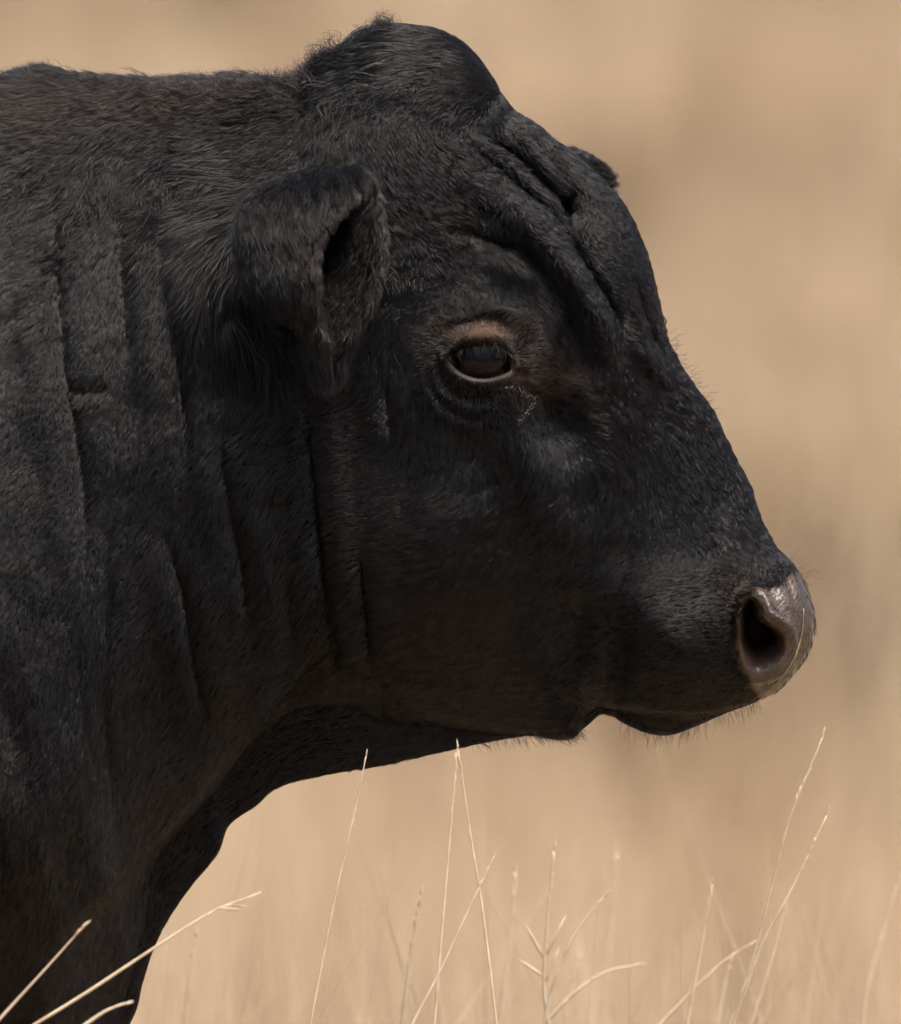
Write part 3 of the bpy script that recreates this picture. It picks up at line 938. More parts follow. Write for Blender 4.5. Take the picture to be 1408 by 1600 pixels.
# ------------------------------------------------------------------ fur
# place x, y | direction dx, dy (y down) | length | lift | wave | clumping
FLOW = np.array([
 # back, neck
 (-40,160,-1,.1,40,.25,.1,.5),(60,160,-1,.12,44,.3,.1,.6),(200,170,-1,.2,46,.3,.15,.6),(330,160,-.8,-.35,52,.6,.2,.7),(420,160,-.75,-.45,54,.7,.2,.7),(470,170,-.8,-.1,50,.5,.3,.7),
 (50,300,-.75,.6,38,.2,.1,.5),(200,290,-.7,.65,40,.22,.15,.55),(350,230,-1,.15,44,.25,.15,.6),(430,215,-1,.1,46,.3,.2,.6),(300,320,-.8,.5,42,.25,.1,.6),(330,430,-.35,.95,60,.25,.15,.85),(400,480,.1,1,70,.2,.15,.9),(440,540,.2,1,60,.2,.1,.8),
 (50,500,-.6,.8,34,.15,.1,.5),(200,500,-.5,.86,36,.16,.1,.5),(100,800,-.6,.8,28,.14,.08,.4),(300,800,-.35,.93,28,.14,.08,.4),(100,1050,-.3,.95,26,.14,.08,.4),(300,1080,-.55,.83,24,.14,.08,.35),(60,1350,-.3,.95,26,.15,.08,.4),(200,1250,-.6,.75,24,.14,.05,.35),(200,1500,-.4,.9,24,.15,.05,.3),(350,1250,-.8,.5,22,.14,.05,.3),
 (420,700,-.75,.62,24,.14,.06,.35),(420,950,-.6,.8,22,.13,.06,.35),(540,660,-.85,.35,22,.13,.06,.35),(600,770,-1,.12,24,.14,.14,.4),(640,860,-1,.12,22,.14,.12,.4),(560,1000,-.7,.66,20,.13,.05,.3),(520,1140,-.9,.35,20,.13,.04,.25),(750,1150,-.95,.25,20,.13,.05,.25),
 # cheek and jaw
 (700,1000,-.8,.55,19,.13,.05,.35),(800,1000,-.85,.5,18,.13,.05,.35),(800,1100,-.9,.4,18,.13,.05,.3),(720,900,-.85,.45,20,.13,.08,.35),(820,900,-.85,.4,19,.14,.08,.35),(900,900,-.85,.45,17,.13,.06,.35),(700,800,-.8,.5,22,.14,.14,.4),(770,820,-.75,.55,24,.16,.16,.45),(860,800,-.7,.7,22,.15,.14,.4),
 (660,690,-.15,1,17,.12,.03,.3),(740,700,0,1,16,.12,.03,.3),(800,690,-.1,1,15,.12,.03,.3),(850,730,-.35,.93,18,.12,.06,.3),
 # muzzle
 (1000,880,-.85,.45,15,.13,.05,.35),(1000,970,-.9,.35,12,.13,.03,.3),(1080,1030,-.9,.2,10,.14,.02,.25),(1100,930,-.8,.3,12,.13,.03,.3),(1150,1070,-.6,.5,9,.15,.02,.2),(1040,1120,-.8,.5,10,.2,.02,.2),(950,1060,-.9,.4,13,.13,.03,.3),(1125,980,-.9,.1,9,.13,.02,.25),(1150,905,-.8,-.3,12,.25,.1,.3),(1200,890,-.6,.6,14,.3,.15,.4),
 # bridge of the nose
 (1100,800,.35,.95,24,.17,.12,.55),(1050,720,.4,.92,26,.18,.14,.6),(980,720,.15,.98,24,.16,.1,.5),(1150,830,.3,.95,24,.18,.12,.55),(1180,860,.15,1,20,.2,.14,.5),(1090,680,.45,.9,26,.18,.14,.6),(1020,820,-.1,1,20,.15,.1,.45),(940,780,-.3,.95,20,.14,.1,.4),
 (885,612,1,.22,18,.14,.04,.35),(930,650,.8,.6,22,.16,.1,.45),(960,690,.4,.9,24,.16,.12,.5),
 # brow patch, ridge, forehead
 (760,420,.45,.88,22,.17,.03,.5),(820,440,.5,.85,22,.17,.03,.5),(880,480,.5,.85,22,.17,.04,.5),(900,540,.35,.92,22,.17,.05,.5),(720,470,.3,.9,15,.1,.03,.3),(830,390,.8,.55,22,.16,.1,.5),
 (870,400,.12,1,23,.24,.22,.75),(930,480,.02,1,23,.24,.22,.8),(960,560,-.1,1,23,.24,.22,.8),(975,620,-.25,.97,28,.3,.3,.7),
 (760,280,.2,1,23,.24,.22,.75),(800,320,.15,1,23,.24,.22,.75),(700,240,.1,1,36,.4,.45,.7),(650,220,-.25,.97,38,.35,.4,.7),(590,210,-.4,.9,44,.3,.3,.75),(540,210,-.4,.9,48,.3,.2,.75),(640,300,-.15,1,36,.35,.45,.65),(700,310,.2,1,34,.35,.45,.65),(650,390,-.5,.85,30,.25,.25,.55),(700,400,-.1,1,24,.18,.12,.4),(620,470,-.35,.93,26,.18,.1,.5),(660,480,-.8,.5,18,.13,.05,.35),(600,400,-.2,1,34,.25,.2,.65),(620,570,-.1,1,18,.13,.04,.35),
 (740,130,-.75,-.35,38,.09,.1,.7),(690,95,-1,-.05,32,.09,.1,.8),(600,100,-1,.25,34,.09,.1,.85),(540,130,-.85,.5,40,.16,.1,.85),(508,180,-.3,.95,56,.3,.2,.85),(640,155,-1,.12,32,.09,.1,.8),(620,50,-1,-.2,40,.09,.1,.8),(720,165,-.9,.1,36,.28,.12,.7),
 (800,185,.75,.66,26,.25,.1,.6),(840,240,.75,.66,28,.25,.12,.65),(880,270,.75,.66,28,.25,.12,.65),(790,215,.7,.7,28,.3,.15,.65),
 (930,330,.2,.98,23,.22,.18,.6),(950,400,.35,.94,23,.22,.18,.6),(985,470,.35,.94,23,.22,.18,.65),(1010,540,.4,.92,23,.22,.18,.65),(1000,600,.35,.94,28,.3,.35,.65),(1050,620,.45,.9,27,.26,.25,.6),(1020,660,.35,.93,26,.24,.2,.6),
 # round the eye
 (748,518,.15,-.95,6,.3,0,.1),(700,520,-.5,-.5,8,.2,0,.2),(800,530,.6,-.6,8,.2,0,.2),(830,580,1,-.1,10,.16,0,.3),(748,610,-.1,1,6,.2,0,.1),(690,590,-.5,.8,9,.15,0,.2),(800,620,.2,.9,8,.15,0,.2),(680,550,-.9,.1,11,.15,0,.25),(850,640,.5,.8,12,.14,.02,.3),
], np.float32)
FLOW[:, 2:4] /= np.linalg.norm(FLOW[:, 2:4], axis=1, keepdims=True)

def flow_field(x, y):
    out = np.zeros((len(x), 6), np.float32)
    for a in range(0, len(x), 40000):
        xx = x[a:a + 40000, None]; yy = y[a:a + 40000, None]
        w = 1.0 / ((xx - FLOW[None, :, 0]) ** 2 + (yy - FLOW[None, :, 1]) ** 2 + 120.0) ** 1.9
        out[a:a + 40000] = (w @ FLOW[:, 2:]) / w.sum(1, keepdims=True)
    return out

strands = []      # (points (n,K,3), radius (n,K), brown (n))
K = 6

def cell_center(p2, size, seed):
    """nearest of a jittered grid of clump centres in the side plane"""
    b = np.floor(p2 / size).astype(np.int64)
    best = np.full(len(p2), 1e18); cx = np.zeros((len(p2), 2)); hid = np.zeros(len(p2))
    for i in (-1, 0, 1):
        for j in (-1, 0, 1):
            u, v = b[:, 0] + i, b[:, 1] + j
            o = np.zeros_like(u)
            c = np.stack([(u + hash3(u, v, o, seed)) * size, (v + hash3(u, v, o, seed + 1)) * size], -1)
            d = ((c - p2) ** 2).sum(1)
            m = d < best
            best = np.where(m, d, best); cx = np.where(m[:, None], c, cx); hid = np.where(m, hash3(u, v, o, seed + 2), hid)
    return cx, hid

def grow(P, Nn, T, L, lift, wave, clump, rad, brown, seed=0, csize=8.0, bend=0.12):
    """P roots (m), Nn normals, T tangents, L lengths in metres -> strands"""
    n = len(P)
    Bv = np.cross(Nn, T)
    px = np.stack([P[:, 0], P[:, 2]], -1) / S
    c1, h1 = cell_center(px + 3 * np.stack([vnoise(P / S / 12, 41), vnoise(P / S / 12, 42)], -1), csize, seed + 3)
    d = np.stack([c1[:, 0] - px[:, 0], np.zeros(n), c1[:, 1] - px[:, 1]], -1) * S
    d -= (d * Nn).sum(1, keepdims=True) * Nn
    ph = (h1 * 6.283 + rng.normal(0, 0.35, n))
    # each lock leans its own way
    ang = (h1 - 0.5) * 0.55 * clump + rng.normal(0, 0.07 + 0.05 * wave, n)
    T2 = T * np.cos(ang)[:, None] + Bv * np.sin(ang)[:, None]
    lf = lift * (0.75 + 0.5 * hash3((h1 * 9999).astype(np.int64), np.zeros(n, np.int64), np.ones(n, np.int64), 5)) * rng.uniform(0.7, 1.3, n)
    pts = np.zeros((n, K, 3), np.float32)
    cur = P - Nn * 0.0003
    lf = np.maximum(lf, np.clip(0.0026 / np.maximum(L, 1e-4), 0, 0.55))
    us = np.linspace(0, 1, K)
    freq = rng.uniform(0.8, 1.15, n) * (1.0 + 0.5 * h1)
    for k in range(K):
        u = us[k]
        if k:
            a = lf * (1.35 - 1.15 * u) - bend * u
            cur = cur + (L / (K - 1))[:, None] * (np.cos(a)[:, None] * T2 + np.sin(a)[:, None] * Nn)
        off = (wave * L * 0.55 * u ** 0.8)[:, None] * (np.sin(6.283 * freq * u + ph)[:, None] * Bv + 0.5 * np.cos(6.283 * freq * u + ph)[:, None] * Nn)
        off = off + d * (clump * 0.85 * u ** 1.3)[:, None]
        pts[:, k] = cur + off
    pr = np.array([1, 1, .95, .8, .55, .15], np.float32)
    guard = rng.random(n) < 0.15
    rad = np.where(guard, rad * 1.6, rad)
    _, h2 = cell_center(px, 3.6, seed + 13)
    tone = 0.5 + 0.25 * h1 + 0.75 * h2 ** 1.3 + rng.normal(0, 0.12, n) + 0.2 * guard
    strands.append((pts, rad[:, None] * pr[None], brown, np.clip(tone, 0.2, 2.5)))

def sample(Qsel, wgt, n):
    A, B, C, D = (Vb[Qsel[:, j]] for j in range(4))
    area = 0.5 * np.linalg.norm(np.cross(C - A, D - B), axis=1) * wgt
    cs = np.cumsum(area)
    if n is None: n = int(cs[-1])
    f = np.searchsorted(cs, rng.random(n) * cs[-1])
    f = np.minimum(f, len(Qsel) - 1)
    u, v = rng.random(n)[:, None], rng.random(n)[:, None]
    q = Qsel[f]
    w = [(1 - u) * (1 - v), u * (1 - v), u * v, (1 - u) * v]
    mixf = lambda arr: sum(w[j][:, 0] * arr[q[:, j]] for j in range(4))
    P = sum(w[j] * Vb[q[:, j]] for j in range(4))
    Nn = sum(w[j] * Nb[q[:, j]] for j in range(4))
    Nn /= np.linalg.norm(Nn, axis=1, keepdims=True) + 1e-9
    return P, Nn, mixf, f

def tangent(dx, dy, Nn, dz=None):
    T = np.stack([dx, np.zeros(len(dx)) if dz is None else dz, -dy], -1)
    T = T - (T * Nn).sum(1, keepdims=True) * Nn
    l = np.linalg.norm(T, axis=1, keepdims=True)
    return T / np.maximum(l, 1e-4)

def brown_field(x, y):
    b = 0.55 * np.exp(-((x - 752) / 50) ** 2 - ((y - 515) / 22) ** 2)
    b += 0.45 * np.exp(-((x - 850) / 50) ** 2 - ((y - 590) / 34) ** 2)
    b += 0.09 * np.exp(-((x - 320) / 130) ** 2 - ((y - 160) / 40) ** 2)
    b += 0.08 * np.exp(-((x - 1160) / 36) ** 2 - ((y - 920) / 36) ** 2)
    b += 0.08 * np.exp(-((x - 30) / 40) ** 2 - ((y - 1190) / 130) ** 2)
    b += 0.05 * np.exp(-((x - 60) / 160) ** 2 - ((y - 180) / 60) ** 2)
    return b

def fur_main():
    main = np.nonzero((pid[Qb[:, 0]] == 0))[0]
    q = Qb[main]
    cxp = Vb[q].mean(1)
    nq = Nb[q].mean(1)
    pxx = cxp[:, 0] / S + CX
    seen = (pxx > -90) & (nq[:, 1] < 0.30)
    wg = np.where(seen, 1.2e6, 0.0)
    pyy = CY - (cxp[:, 2] - Z0) / S
    # denser where the coat is short
    wg = wg * np.where((pxx > 600) & (pyy > 380), 1.5, 1.0)
    wg = wg * (1 - 0.985 * bareA[q].mean(1)) * (1 - sstep(0.02, 0.2, nos_in[np.minimum(q[:, 0], len(eye_in) - 1)])) * (1 - no_hair[np.minimum(q[:, 0], len(eye_in) - 1)])
    k = wg > 0
    P, Nn, mixf, f = sample(q[k], wg[k] * FUR, None)
    x = P[:, 0] / S + CX; y = CY - (P[:, 2] - Z0) / S
    fl = flow_field(x.astype(np.float32), y.astype(np.float32))
    cr = mixf(crs)
    n = len(P)
    a = 0.28 * vnoise(P / S / 70, 71) + 0.16 * vnoise(P / S / 19, 72)
    dx = fl[:, 0] * np.cos(a) - fl[:, 1] * np.sin(a); dy = fl[:, 0] * np.sin(a) + fl[:, 1] * np.cos(a)
    T = tangent(dx, dy, Nn)
    L = fl[:, 2] * S * rng.uniform(0.65, 1.2, n) * (1 - 0.1 * cr) * (1 - 0.28 * sstep(600, 480, x) * sstep(280, 380, y))
    lid_s = mixf(lidA)
    L *= (1 - 0.5 * lid_s)
    fc = sstep(560, 700, y)
    L *= 1 + 0.25 * fc * sstep(560, 640, x)
    fl[:, 3] = fl[:, 3] * (1 - 0.3 * sstep(640, 520, x) * sstep(230, 330, y)) + 0.03 * fc
    fl[:, 5] = np.clip(np.maximum(fl[:, 5] + 0.1 * fc, 0.5), 0, 0.9) * (1 - 0.7 * lid_s)
    keep = rng.random(n) > np.maximum(0.55 * sstep(0.4, 1.0, lid_s), 0.25 * cr)
    br = np.clip(brown_field(x, y) + 0.02 * sstep(0.1, 0.6, vnoise(P / S / 45, 88)) + 0.03 * (rng.random(n) ** 6), 0, 1)
    rad = rng.uniform(0.00012, 0.00022, n)
    kk_ = keep
    rad *= 1 - 0.3 * sstep(16, 9, L / S)
    for lo, hi, cs in ((0, 11, 3.0), (11, 17, 4.2), (17, 30, 5.6), (30, 999, 8.0)):          # short hair parts into finer locks
        b_ = kk_ & (fl[:, 2] >= lo) & (fl[:, 2] < hi)
        grow(P[b_], Nn[b_], T[b_], L[b_], fl[b_, 3] * (1 - 0.5 * cr[b_]), fl[b_, 4], fl[b_, 5] * (0.6 if cs < 4 else 1), rad[b_], br[b_], csize=cs)
    # the parts of the animal the picture hardly sees: a coarse, thin coat
    rest = ~seen
    P, Nn, mixf, f = sample(q[rest], np.full(rest.sum(), 2.2e4) * (1 - bareA[q[rest]].mean(1)), None)
    x = P[:, 0] / S + CX; y = CY - (P[:, 2] - Z0) / S
    fl = flow_field(np.clip(x, -80, 1300).astype(np.float32), y.astype(np.float32))
    T = tangent(fl[:, 0], fl[:, 1], Nn)
    n = len(P)
    grow(P, Nn, T, fl[:, 2] * S * 1.2, fl[:, 3], fl[:, 4], fl[:, 5], np.full(n, 0.0006), np.zeros(n))
    # legs and tail
    lq = Qb[pid[Qb[:, 0]] == 3]
    P, Nn, mixf, f = sample(lq, np.where((Vb[lq[:, 0], 0] > -0.6) & (Vb[lq[:, 0], 2] > 0.55), 1.3e6, 3e4), None)
    n = len(P)
    T = tangent(np.full(n, -.1), np.ones(n), Nn)
    grow(P, Nn, T, np.full(n, 0.013), np.full(n, .15), np.full(n, .05), np.full(n, .4), np.where(P[:, 2] > 0.55, 0.0002, 0.0006), np.zeros(n))

# long tousled locks: centre x, y, radius x, radius y, length, lift, wave, clumping, hairs
LOCKS = [(660, 100, 80, 45, 115, .18, .15, .93, 7000, 22, 1.0), (600, 120, 70, 50, 115, .22, .17, .93, 7000, 24, .9), (540, 140, 40, 60, 100, .28, .18, .94, 5500, 22, .7), (590, 200, 90, 40, 60, .25, .25, .88, 6000),
         (660, 240, 80, 60, 40, .35, .45, .8, 6000), (640, 330, 60, 80, 42, .35, .5, .75, 5000), (385, 350, 55, 55, 125, .2, .08, .95, 8000, 26),
         (345, 420, 45, 65, 115, .2, .08, .95, 6000, 26), (420, 470, 45, 55, 100, .18, .08, .95, 5000, 24), (400, 160, 90, 26, 66, .6, .25, .85, 4000),
         (600, 420, 30, 70, 60, .2, .15, .85, 2600), (845, 365, 34, 30, 30, .4, .2, .85, 3000, 7), (895, 430, 30, 34, 30, .4, .2, .85, 3000, 7), (932, 500, 26, 40, 30, .4, .22, .85, 3000, 7), (960, 560, 40, 60, 30, .3, .3, .85, 3500), (1010, 580, 40, 60, 30, .3, .3, .8, 3000), (200, 220, 200, 80, 54, .3, .2, .75, 9000), (320, 250, 60, 70, 56, .3, .2, .8, 5000)]
def fur_locks():
    main = np.nonzero((pid[Qb[:, 0]] == 0))[0]
    q = Qb[main]
    c = Vb[q].mean(1); nq = Nb[q].mean(1)
    px = c[:, 0] / S + CX; py = CY - (c[:, 2] - Z0) / S
    for (cx_, cy_, rx_, ry_, L_, li_, wv_, cl_, n_, *cs_) in LOCKS:
        g = np.exp(-(((px - cx_) / rx_) ** 2 + ((py - cy_) / ry_) ** 2)) * (nq[:, 1] < 0.25)
        k = g > 0.02
        P, Nn, mixf, f = sample(q[k], g[k], int(n_ * FUR))
        x = P[:, 0] / S + CX; y = CY - (P[:, 2] - Z0) / S
        fl = flow_field(x.astype(np.float32), y.astype(np.float32))
        a = 0.5 * vnoise(P / S / 50, 171)
        dx = fl[:, 0] * np.cos(a) - fl[:, 1] * np.sin(a); dy = fl[:, 0] * np.sin(a) + fl[:, 1] * np.cos(a)
        n = len(P)
        T = tangent(dx, dy, Nn)
        grow(P, Nn, T, L_ * S * rng.uniform(0.6, 1.15, n), np.full(n, li_), np.full(n, wv_), np.full(n, cl_), rng.uniform(0.00016, 0.00028, n),
             np.clip(brown_field(x, y), 0, 1), seed=90, csize=float(cs_[0]) if cs_ else 15.0, bend=(cs_[1] if len(cs_) > 1 else 0.3))

def fur_ears():
    for e, (Ve, Qe, Ne) in ((1, (Vn, Qn, Nn_near)), (2, (Vf, Qf, Nf))):
        sel = Qb[pid[Qb[:, 0]] == e]
        off = int(np.nonzero(pid == e)[0][0])
        cntn = 100000 if e == 1 else 14000
        P, Nn, mixf, f = sample(sel, np.ones(len(sel)), int(cntn * max(FUR, 0.05)))
        U = np.zeros(len(Vb)); Vv = np.zeros(len(Vb)); I = np.zeros(len(Vb))
        U[off:off + len(ear_u)] = ear_u; Vv[off:off + len(ear_u)] = ear_v; I[off:off + len(ear_u)] = ear_in
        u, v, inn = mixf(U), mixf(Vv), mixf(I)
        n = len(P)
        if e == 1:
            base = np.stack([np.full(n, 0.0), np.full(n, -0.25), np.full(n, -1.0)], -1)
        else:
            base = np.stack([np.full(n, 1.0), np.full(n, 0.3), np.full(n, -0.15)], -1)
        T = base - (base * Nn).sum(1, keepdims=True) * Nn
        T /= np.linalg.norm(T, axis=1, keepdims=True) + 1e-6
        rimf = np.exp(-(np.minimum(v, 1 - v) / 0.06) ** 2)
        if e == 1:
            mixd = sstep(0.62, 0.95, u)[:, None]
            T = T * (1 - mixd) + np.array([0.0, -0.1, -1.0]) * mixd
            T /= np.linalg.norm(T, axis=1, keepdims=True) + 1e-6
        L = (24 + 12 * u ** 2 + 8 * inn + 14 * sstep(0.7, 1, u)) * (1 - 0.25 * rimf * sstep(0.85, 0.6, u)) * S * rng.uniform(0.6, 1.25, n)
        if e == 2: L = np.minimum(L, 0.007)
        else: L = L * (1 + 0.7 * (1 - inn) * (1 - rimf) * sstep(0.85, 0.5, u))
        if e == 1:
            far_ = (inn > 0.5) & (v > 0.4)
            T = np.where(far_[:, None], np.array([-0.25, -0.62, -0.74]) + rng.normal(0, 0.12, (n, 3)), T)
            T /= np.linalg.norm(T, axis=1, keepdims=True) + 1e-6
            L = np.where(far_, 52 * S * rng.uniform(0.5, 1.2, n) * sstep(1.0, 0.7, u), L)
        br = np.clip(0.0 + 0.08 * rimf * (1 - 0.3 * inn) + 0.04 * sstep(0.25, 0.0, u) + 0.05 * rng.random(n) ** 3, 0, 1) * (1 - 0.6 * inn * (1 - rimf))
        rad = rng.uniform(0.00012, 0.00022, n) * (1 if e == 1 else 1.6)
        grow(P, Nn, T, L, (np.full(n, .22) + .25 * inn + .3 * rimf) * (1 - 0.8 * sstep(0.62, 0.9, u)), np.full(n, .12), np.full(n, .6), rad, br, seed=50 + e, csize=12)

def lock(path, n, spread, L, rad=0.00014, brown=0.0, lift=0.3, wave=0.3, dirn=None):
    """loose hairs rooted along a line of the outline: path of (px, py, depth), fixed direction (dx, depth, dy)"""
    path = np.asarray(path, float)
    C = np.stack([np.interp(np.linspace(0, len(path) - 1, n), np.arange(len(path)), path[:, j]) for j in range(3)], -1)
    C += rng.normal(0, 1, (n, 3)) * np.asarray(spread)
    P = W(C[:, 0], C[:, 1], C[:, 2])
    D = np.tile(np.array([dirn[0], dirn[1], -dirn[2]], float), (n, 1)) + rng.normal(0, 0.28, (n, 3))
    D /= np.linalg.norm(D, axis=1, keepdims=True)
    side_ = np.cross(D, rng.normal(0, 1, (n, 3))); side_ /= np.linalg.norm(side_, axis=1, keepdims=True)
    grow(P, side_, D, L * S * rng.uniform(0.5, 1.2, n), np.full(n, lift), np.full(n, wave), np.full(n, .15), np.full(n, rad), np.full(n, brown))

Nn_near = Nn
fur_main()
fur_locks()
fur_ears()
# tufts of the poll and crest
lock([(596, 52, -5), (607, 48, -5)], 240, (4, 3, 9), 32, dirn=(-.5, 0, -.7), wave=.8, lift=.9)
lock([(590, 50, 0), (570, 62, 0)], 120, (6, 4, 12), 26, dirn=(-.8, 0, -.3), wave=.5)
lock([(535, 80, -5), (512, 98, -5), (500, 115, -10)], 420, (8, 6, 14), 36, dirn=(-.9, 0, -.25), wave=.6, lift=.6)
lock([(490, 128, -5), (470, 138, -5), (440, 140, -5), (390, 142, 0), (330, 145, 0), (290, 145, 0)], 1500, (8, 3, 30), 34, dirn=(-.45, 0, -.75), wave=.3, brown=.08)
lock([(280, 143, 0), (160, 126, 0), (60, 116, 0), (0, 124, 0)], 500, (10, 3, 30), 24, dirn=(-.9, 0, -.4), wave=.2, brown=.1)
lock([(80, 112, 0), (62, 112, 0)], 160, (8, 3, 15), 24, dirn=(-.7, 0, -.5), wave=.2, brown=.05)
# whiskers and chin hairs
lock([(985, 1124, -30), (1020, 1138, -30), (1050, 1140, -30), (1100, 1122, -30)], 130, (10, 3, 40), 30, rad=.00009, dirn=(-.1, -.1, 1.0), wave=.1)
lock([(1100, 1118, -60), (1150, 1104, -60), (1180, 1092, -50)], 60, (8, 3, 30), 26, rad=.00009, dirn=(.25, -.1, .9), wave=.1)
lock([(1215, 860, 0), (1240, 885, 0), (1255, 910, 0)], 22, (6, 3, 15), 34, rad=.00008, dirn=(.9, 0, -.45), wave=.15)
lock([(1040, 525, 0), (1075, 588, 0), (1110, 640, 0)], 60, (4, 4, 15), 22, rad=.00009, dirn=(.8, 0, -.2), wave=.2)
lock([(740, 1160, -10), (830, 1148, -10), (880, 1150, -10), (905, 1140, -10)], 260, (8, 3, 15), 22, rad=.0001, dirn=(.5, 0, .55), wave=.1)
# lashes of the upper lid
lf_ = abs(surf_front)
lock([(700, 549, -lf_ - 4), (735, 533, -lf_ - 8), (775, 536, -lf_ - 8), (792, 550, -lf_ - 4)], 130, (2, 1.5, 2), 26, rad=.00011, dirn=(.1, -.6, .55), wave=.05, lift=.1)

def build_fur(name, strands, parent):
    pts = np.concatenate([s[0] for s in strands]); rad = np.concatenate([s[1] for s in strands]); br = np.concatenate([s[2] for s in strands]); tn = np.concatenate([s[3] for s in strands])
    n = len(pts)
    hc = bpy.data.hair_curves.new(name)
    hc.add_curves([K] * n)
    hc.position_data.foreach_set('vector', np.ascontiguousarray(pts, np.float32).ravel())
    hc.points.foreach_set('radius', np.ascontiguousarray(rad, np.float32).ravel())
    a = hc.attributes.new('brown', 'FLOAT', 'CURVE')
    a.data.foreach_set('value', np.ascontiguousarray(br, np.float32))
    a = hc.attributes.new('tone', 'FLOAT', 'CURVE')
    a.data.foreach_set('value', np.ascontiguousarray(tn, np.float32))
    hc.materials.append(M_FUR)
    o = bpy.data.objects.new(name, hc)
    link(o, parent)
    o['kind'] = 'stuff'
    print('fur strands', n)
    return o
build_fur('fur', strands, bull)

# ------------------------------------------------------------------ single grass stems that stand round the bull
def place(px, py, y):
    """point at depth y (metres behind the bull's middle) on the way through a spot of the head plane"""
    k = (CAM_D + y) / CAM_D
    zc = 1.15
    return Vector(((px - CX) * S * k, y, zc + (Z0 + (CY - py) * S - zc) * k))

def tube(pts, radii, nseg=6):
    V, Fc = [], []
    n = len(pts)
    for i in range(n):
        a = pts[max(i - 1, 0)]; b = pts[min(i + 1, n - 1)]
        d = (b - a).normalized()
        u = d.orthogonal().normalized(); w = d.cross(u)
        for j in range(nseg):
            t = 2 * math.pi * j / nseg
            V.append(pts[i] + (u * math.cos(t) + w * math.sin(t)) * radii[i])
    for i in range(n - 1):
        for j in range(nseg):
            k = (j + 1) % nseg
            Fc.append((i * nseg + j, i * nseg + k, (i + 1) * nseg + k, (i + 1) * nseg + j))
    Fc.append(tuple(range(nseg))[::-1]); Fc.append(tuple(range((n - 1) * nseg, n * nseg)))
    return V, Fc

def stem(path, y, r, label, seeds=0.35, awn=0.0, spikes=()):
    """path from tip to the lower edge of the view, in photograph pixels; continues to the ground"""
    y = y * 0.7 if y > 0 else y
    r = r * 1.02
    C = catmull(path, 6)
    P = [place(a, b, y) for a, b in C]
    # lower part: bends upright towards its foot
    a, b = P[-2], P[-1]
    d = (b - a).normalized()
    gz = float(terr_z(np.array([b.x]), np.array([y]))[0]) - 0.01
    nlow = 8
    cur = b.copy()
    stepz = (b.z - gz) / nlow
    for k in range(nlow):
        f = 1 - (k + 1) / nlow
        sl = d.x / max(-d.z, 0.35) * f * 0.8
        cur = Vector((cur.x + sl * stepz, cur.y, cur.z - stepz))
        P.append(cur.copy())
    foot = P[-1].copy()
    root = bpy.data.objects.new('grass_plant', None)
    root.location = foot
    root.empty_display_size = 0.03
    link(root)
    tag(root, label, 'grass stem', 'single dry grass stems round the bull')
    loc = [p - foot for p in P]
    n = len(loc)
    rad = [r * (0.45 + 0.65 * min(1, i / (n * 0.5))) for i in range(n)]
    V, Fc = tube(loc, rad)
    mesh_obj('stalk', V, Fc, M_STEM, root)
    # seed head: narrow spikelets pressed to the upper stalk
    V, Fc = [], []
    top = [l for l in loc[:len(C)]]
    L = [0]
    for i in range(1, len(top)): L.append(L[-1] + (top[i] - top[i - 1]).length)
    reach = L[-1] * seeds
    m = max(5, int(reach / 0.0075))
    for k in range(m):
        s_ = reach * (k + 0.3) / m
        i = max(j for j in range(len(L)) if L[j] <= s_)
        i = min(i, len(top) - 2)
        f = (s_ - L[i]) / max(L[i + 1] - L[i], 1e-6)
        p = top[i].lerp(top[i + 1], f)
        d = (top[i] - top[i + 1]).normalized()
        o = Vector((random.uniform(-1, 1), random.uniform(-1, 1), random.uniform(-.3, .3))); o -= o.dot(d) * d
        if o.length < 1e-4: continue
        o.normalize()
        ln = random.uniform(0.006, 0.010); wd = r * random.uniform(0.55, 0.85)
        dirn = (d + o * random.uniform(0.05, 0.22)).normalized()
        q = [p, p + dirn * ln * 0.35, p + dirn * ln * 0.75, p + dirn * ln]
        v, fc = tube(q, [wd * .3, wd, wd * .7, wd * .1], 5)
        off = len(V); V += v; Fc += [tuple(z + off for z in g) for g in fc]
    for (fr, dx, dy, ln) in spikes:
        i = int(fr * (len(top) - 1)); p = top[i]
        e = p + Vector((dx * S, random.uniform(-0.004, 0.004), -dy * S))
        q = [p.lerp(e, t) for t in (0, .3, .65, 1)]
        v, fc = tube(q, [r * .5, r * 1.1, r * .9, r * .2], 5)
        off = len(V); V += v; Fc += [tuple(z + off for z in g) for g in fc]
    mesh_obj('seed_head', V, Fc, M_STEM, root)
    return root

stem([(573, 1178), (556, 1258), (520, 1420), (485, 1600)], -0.12, .00085, 'sharp slender grass stem whose tip crosses the black throat', .3)
stem([(714, 1172), (708, 1250), (691, 1450), (679, 1600)], -0.26, .0009, 'left stem of the pair that meets in a point under the jaw', .28)
stem([(716, 1172), (733, 1290), (755, 1430), (776, 1600)], -0.24, .0009, 'right stem of the pair that meets in a point under the jaw', .1)
stem([(774, 1335), (745, 1395), (692, 1510), (645, 1600)], -0.30, .0009, 'slanting stem that crosses the pointed pair of stems below the jaw', .3)
stem([(657, 1398), (642, 1490), (628, 1600)], 0.55, .0013, 'short soft upright stem just left of the pointed pair', .8)
stem([(866, 1328), (854, 1450), (850, 1540), (857, 1600)], 0.45, .0013, 'upright stem with branching seed head below the chin', .7, spikes=((.55, -30, -55, 0), (.55, 34, -70, 0), (.62, -42, -30, 0), (.7, 25, -60, 0)))
stem([(945, 1400), (900, 1458), (866, 1535), (850, 1600)], 0.42, .0012, 'stem leaning right out of the branching stem below the chin', .4)
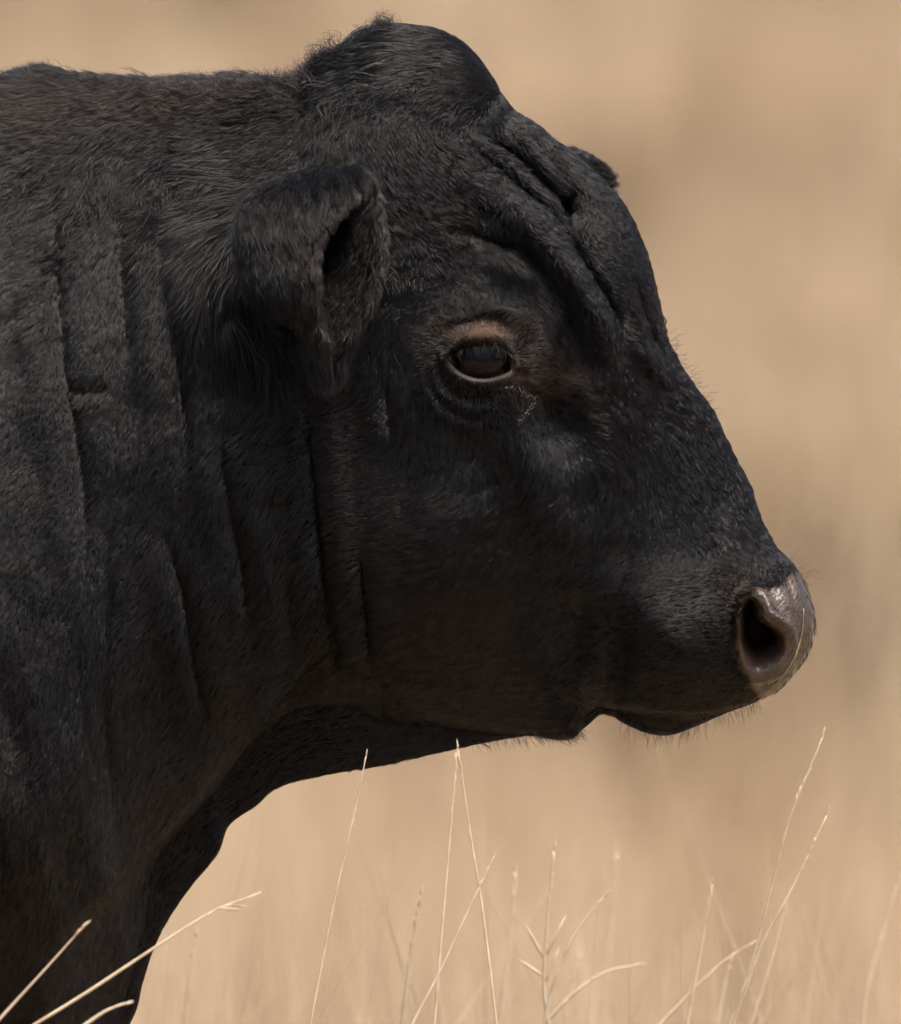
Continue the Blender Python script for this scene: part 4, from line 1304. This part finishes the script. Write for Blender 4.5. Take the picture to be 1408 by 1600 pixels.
stem([(806, 1358), (797, 1470), (780, 1600)], 0.85, .0014, 'faint blurred upright stem left of the branching stem', .7)
stem([(1000, 1508), (950, 1518), (900, 1550), (850, 1600)], 0.62, .0013, 'blurred stem bending over to the right at the bottom edge', .35)
stem([(1286, 1150), (1231, 1290), (1192, 1440), (1166, 1530), (1138, 1605)], 0.18, .00095, 'tallest slender stem under the nose on the right', .3)
stem([(1293, 1272), (1240, 1385), (1190, 1480), (1146, 1600)], 0.22, .00115, 'leaning stem that crosses the tallest stem on the right', .32)
stem([(1232, 1398), (1206, 1500), (1174, 1600)], 0.50, .0012, 'thin stem right behind the crossing stems on the right', .2)
stem([(1113, 1380), (1096, 1480), (1073, 1605)], 0.45, .0013, 'upright stem left of the crossing stems on the right', .25)
stem([(1184, 1468), (1120, 1512), (1028, 1605)], 0.60, .0012, 'low stem slanting far to the right through the crossing stems', .25)
stem([(1412, 1345), (1386, 1440), (1356, 1540), (1347, 1605)], 0.95, .0016, 'blurred feathery stem at the right edge', .9)
stem([(1146, 1488), (1131, 1550), (1120, 1605)], 0.75, .0015, 'short blurred stem at the foot of the crossing stems', .9)
stem([(402, 1397), (330, 1426), (240, 1482), (140, 1548), (48, 1605)], -0.42, .0011, 'long stem leaning right across the dark foreleg', .33, spikes=((.18, 36, 4, 0), (.24, 40, 2, 0)))
stem([(131, 1447), (70, 1515), (0, 1592), (-30, 1630)], -0.45, .0011, 'shorter stem leaning right before the shoulder at the left edge', .12)
stem([(198, 1567), (165, 1580), (128, 1605)], -0.50, .0012, 'lowest stem tip before the foreleg at the bottom edge', .3)
stem([(306, 1462), (298, 1520), (288, 1605)], 0.90, .0014, 'faint blurred stem beside the foreleg', .8)
stem([(905, 1500), (893, 1550), (880, 1605)], 0.9, .0014, 'short blurred stem right of the branching stem', .8)
stem([(965, 1330), (955, 1450), (938, 1605)], 1.3, .0015, 'very faint tall stem behind the leaning stem below the chin', .5)

# thin strand of grass stuck to the nose pad
M_YEL = mat_plain('green_straw', (0.30, 0.25, 0.09), 0.5)
cpts = catmull([(1254, 950), (1252, 985), (1240, 1025), (1218, 1058), (1194, 1080), (1172, 1096)], 8)
pp = [Vector(W(np.array(a), np.array(b), np.array(surf(a, b) - 2.5))) for a, b in cpts]
V, Fc = tube(pp, [0.0003] * len(pp), 6)
strand = mesh_obj('grass_strand', V, Fc, M_YEL)
tag(strand, 'thin yellow grass strand stuck across the wet nose', 'grass strand')

# dried wet crust below the inner corner of the eye
M_CRUST = mat_plain('wet_crust', (0.04, 0.028, 0.02), 0.2, 0.8, 0.8)
V, Fc = [], []
cp = catmull([(786, 606), (806, 608), (822, 618), (836, 622), (830, 636), (820, 646), (810, 660)], 6)
for (a, b) in cp:
    for r_ in range(3):
        ax, ay = a + random.gauss(0, 3), b + random.gauss(0, 2.2)
        c = Vector(W(np.array(ax), np.array(ay), np.array(surf(ax, ay) - 1.0)))
        R_ = S * random.uniform(0.6, 1.9)
        off = len(V)
        for i in range(1, 5):
            for j in range(7):
                la, lo = math.pi * i / 5, 2 * math.pi * j / 7
                V.append(c + Vector((math.sin(la) * math.cos(lo), math.sin(la) * math.sin(lo), math.cos(la))) * R_ * random.uniform(0.7, 1.2))
        for i in range(3):
            for j in range(7):
                k = (j + 1) % 7
                Fc.append((off + i * 7 + j, off + (i + 1) * 7 + j, off + (i + 1) * 7 + k, off + i * 7 + k))
        Fc.append(tuple(off + j for j in range(7))[::-1]); Fc.append(tuple(off + 21 + j for j in range(7)))
cr_ = mesh_obj('tear_crust', V, Fc, M_CRUST, bull)
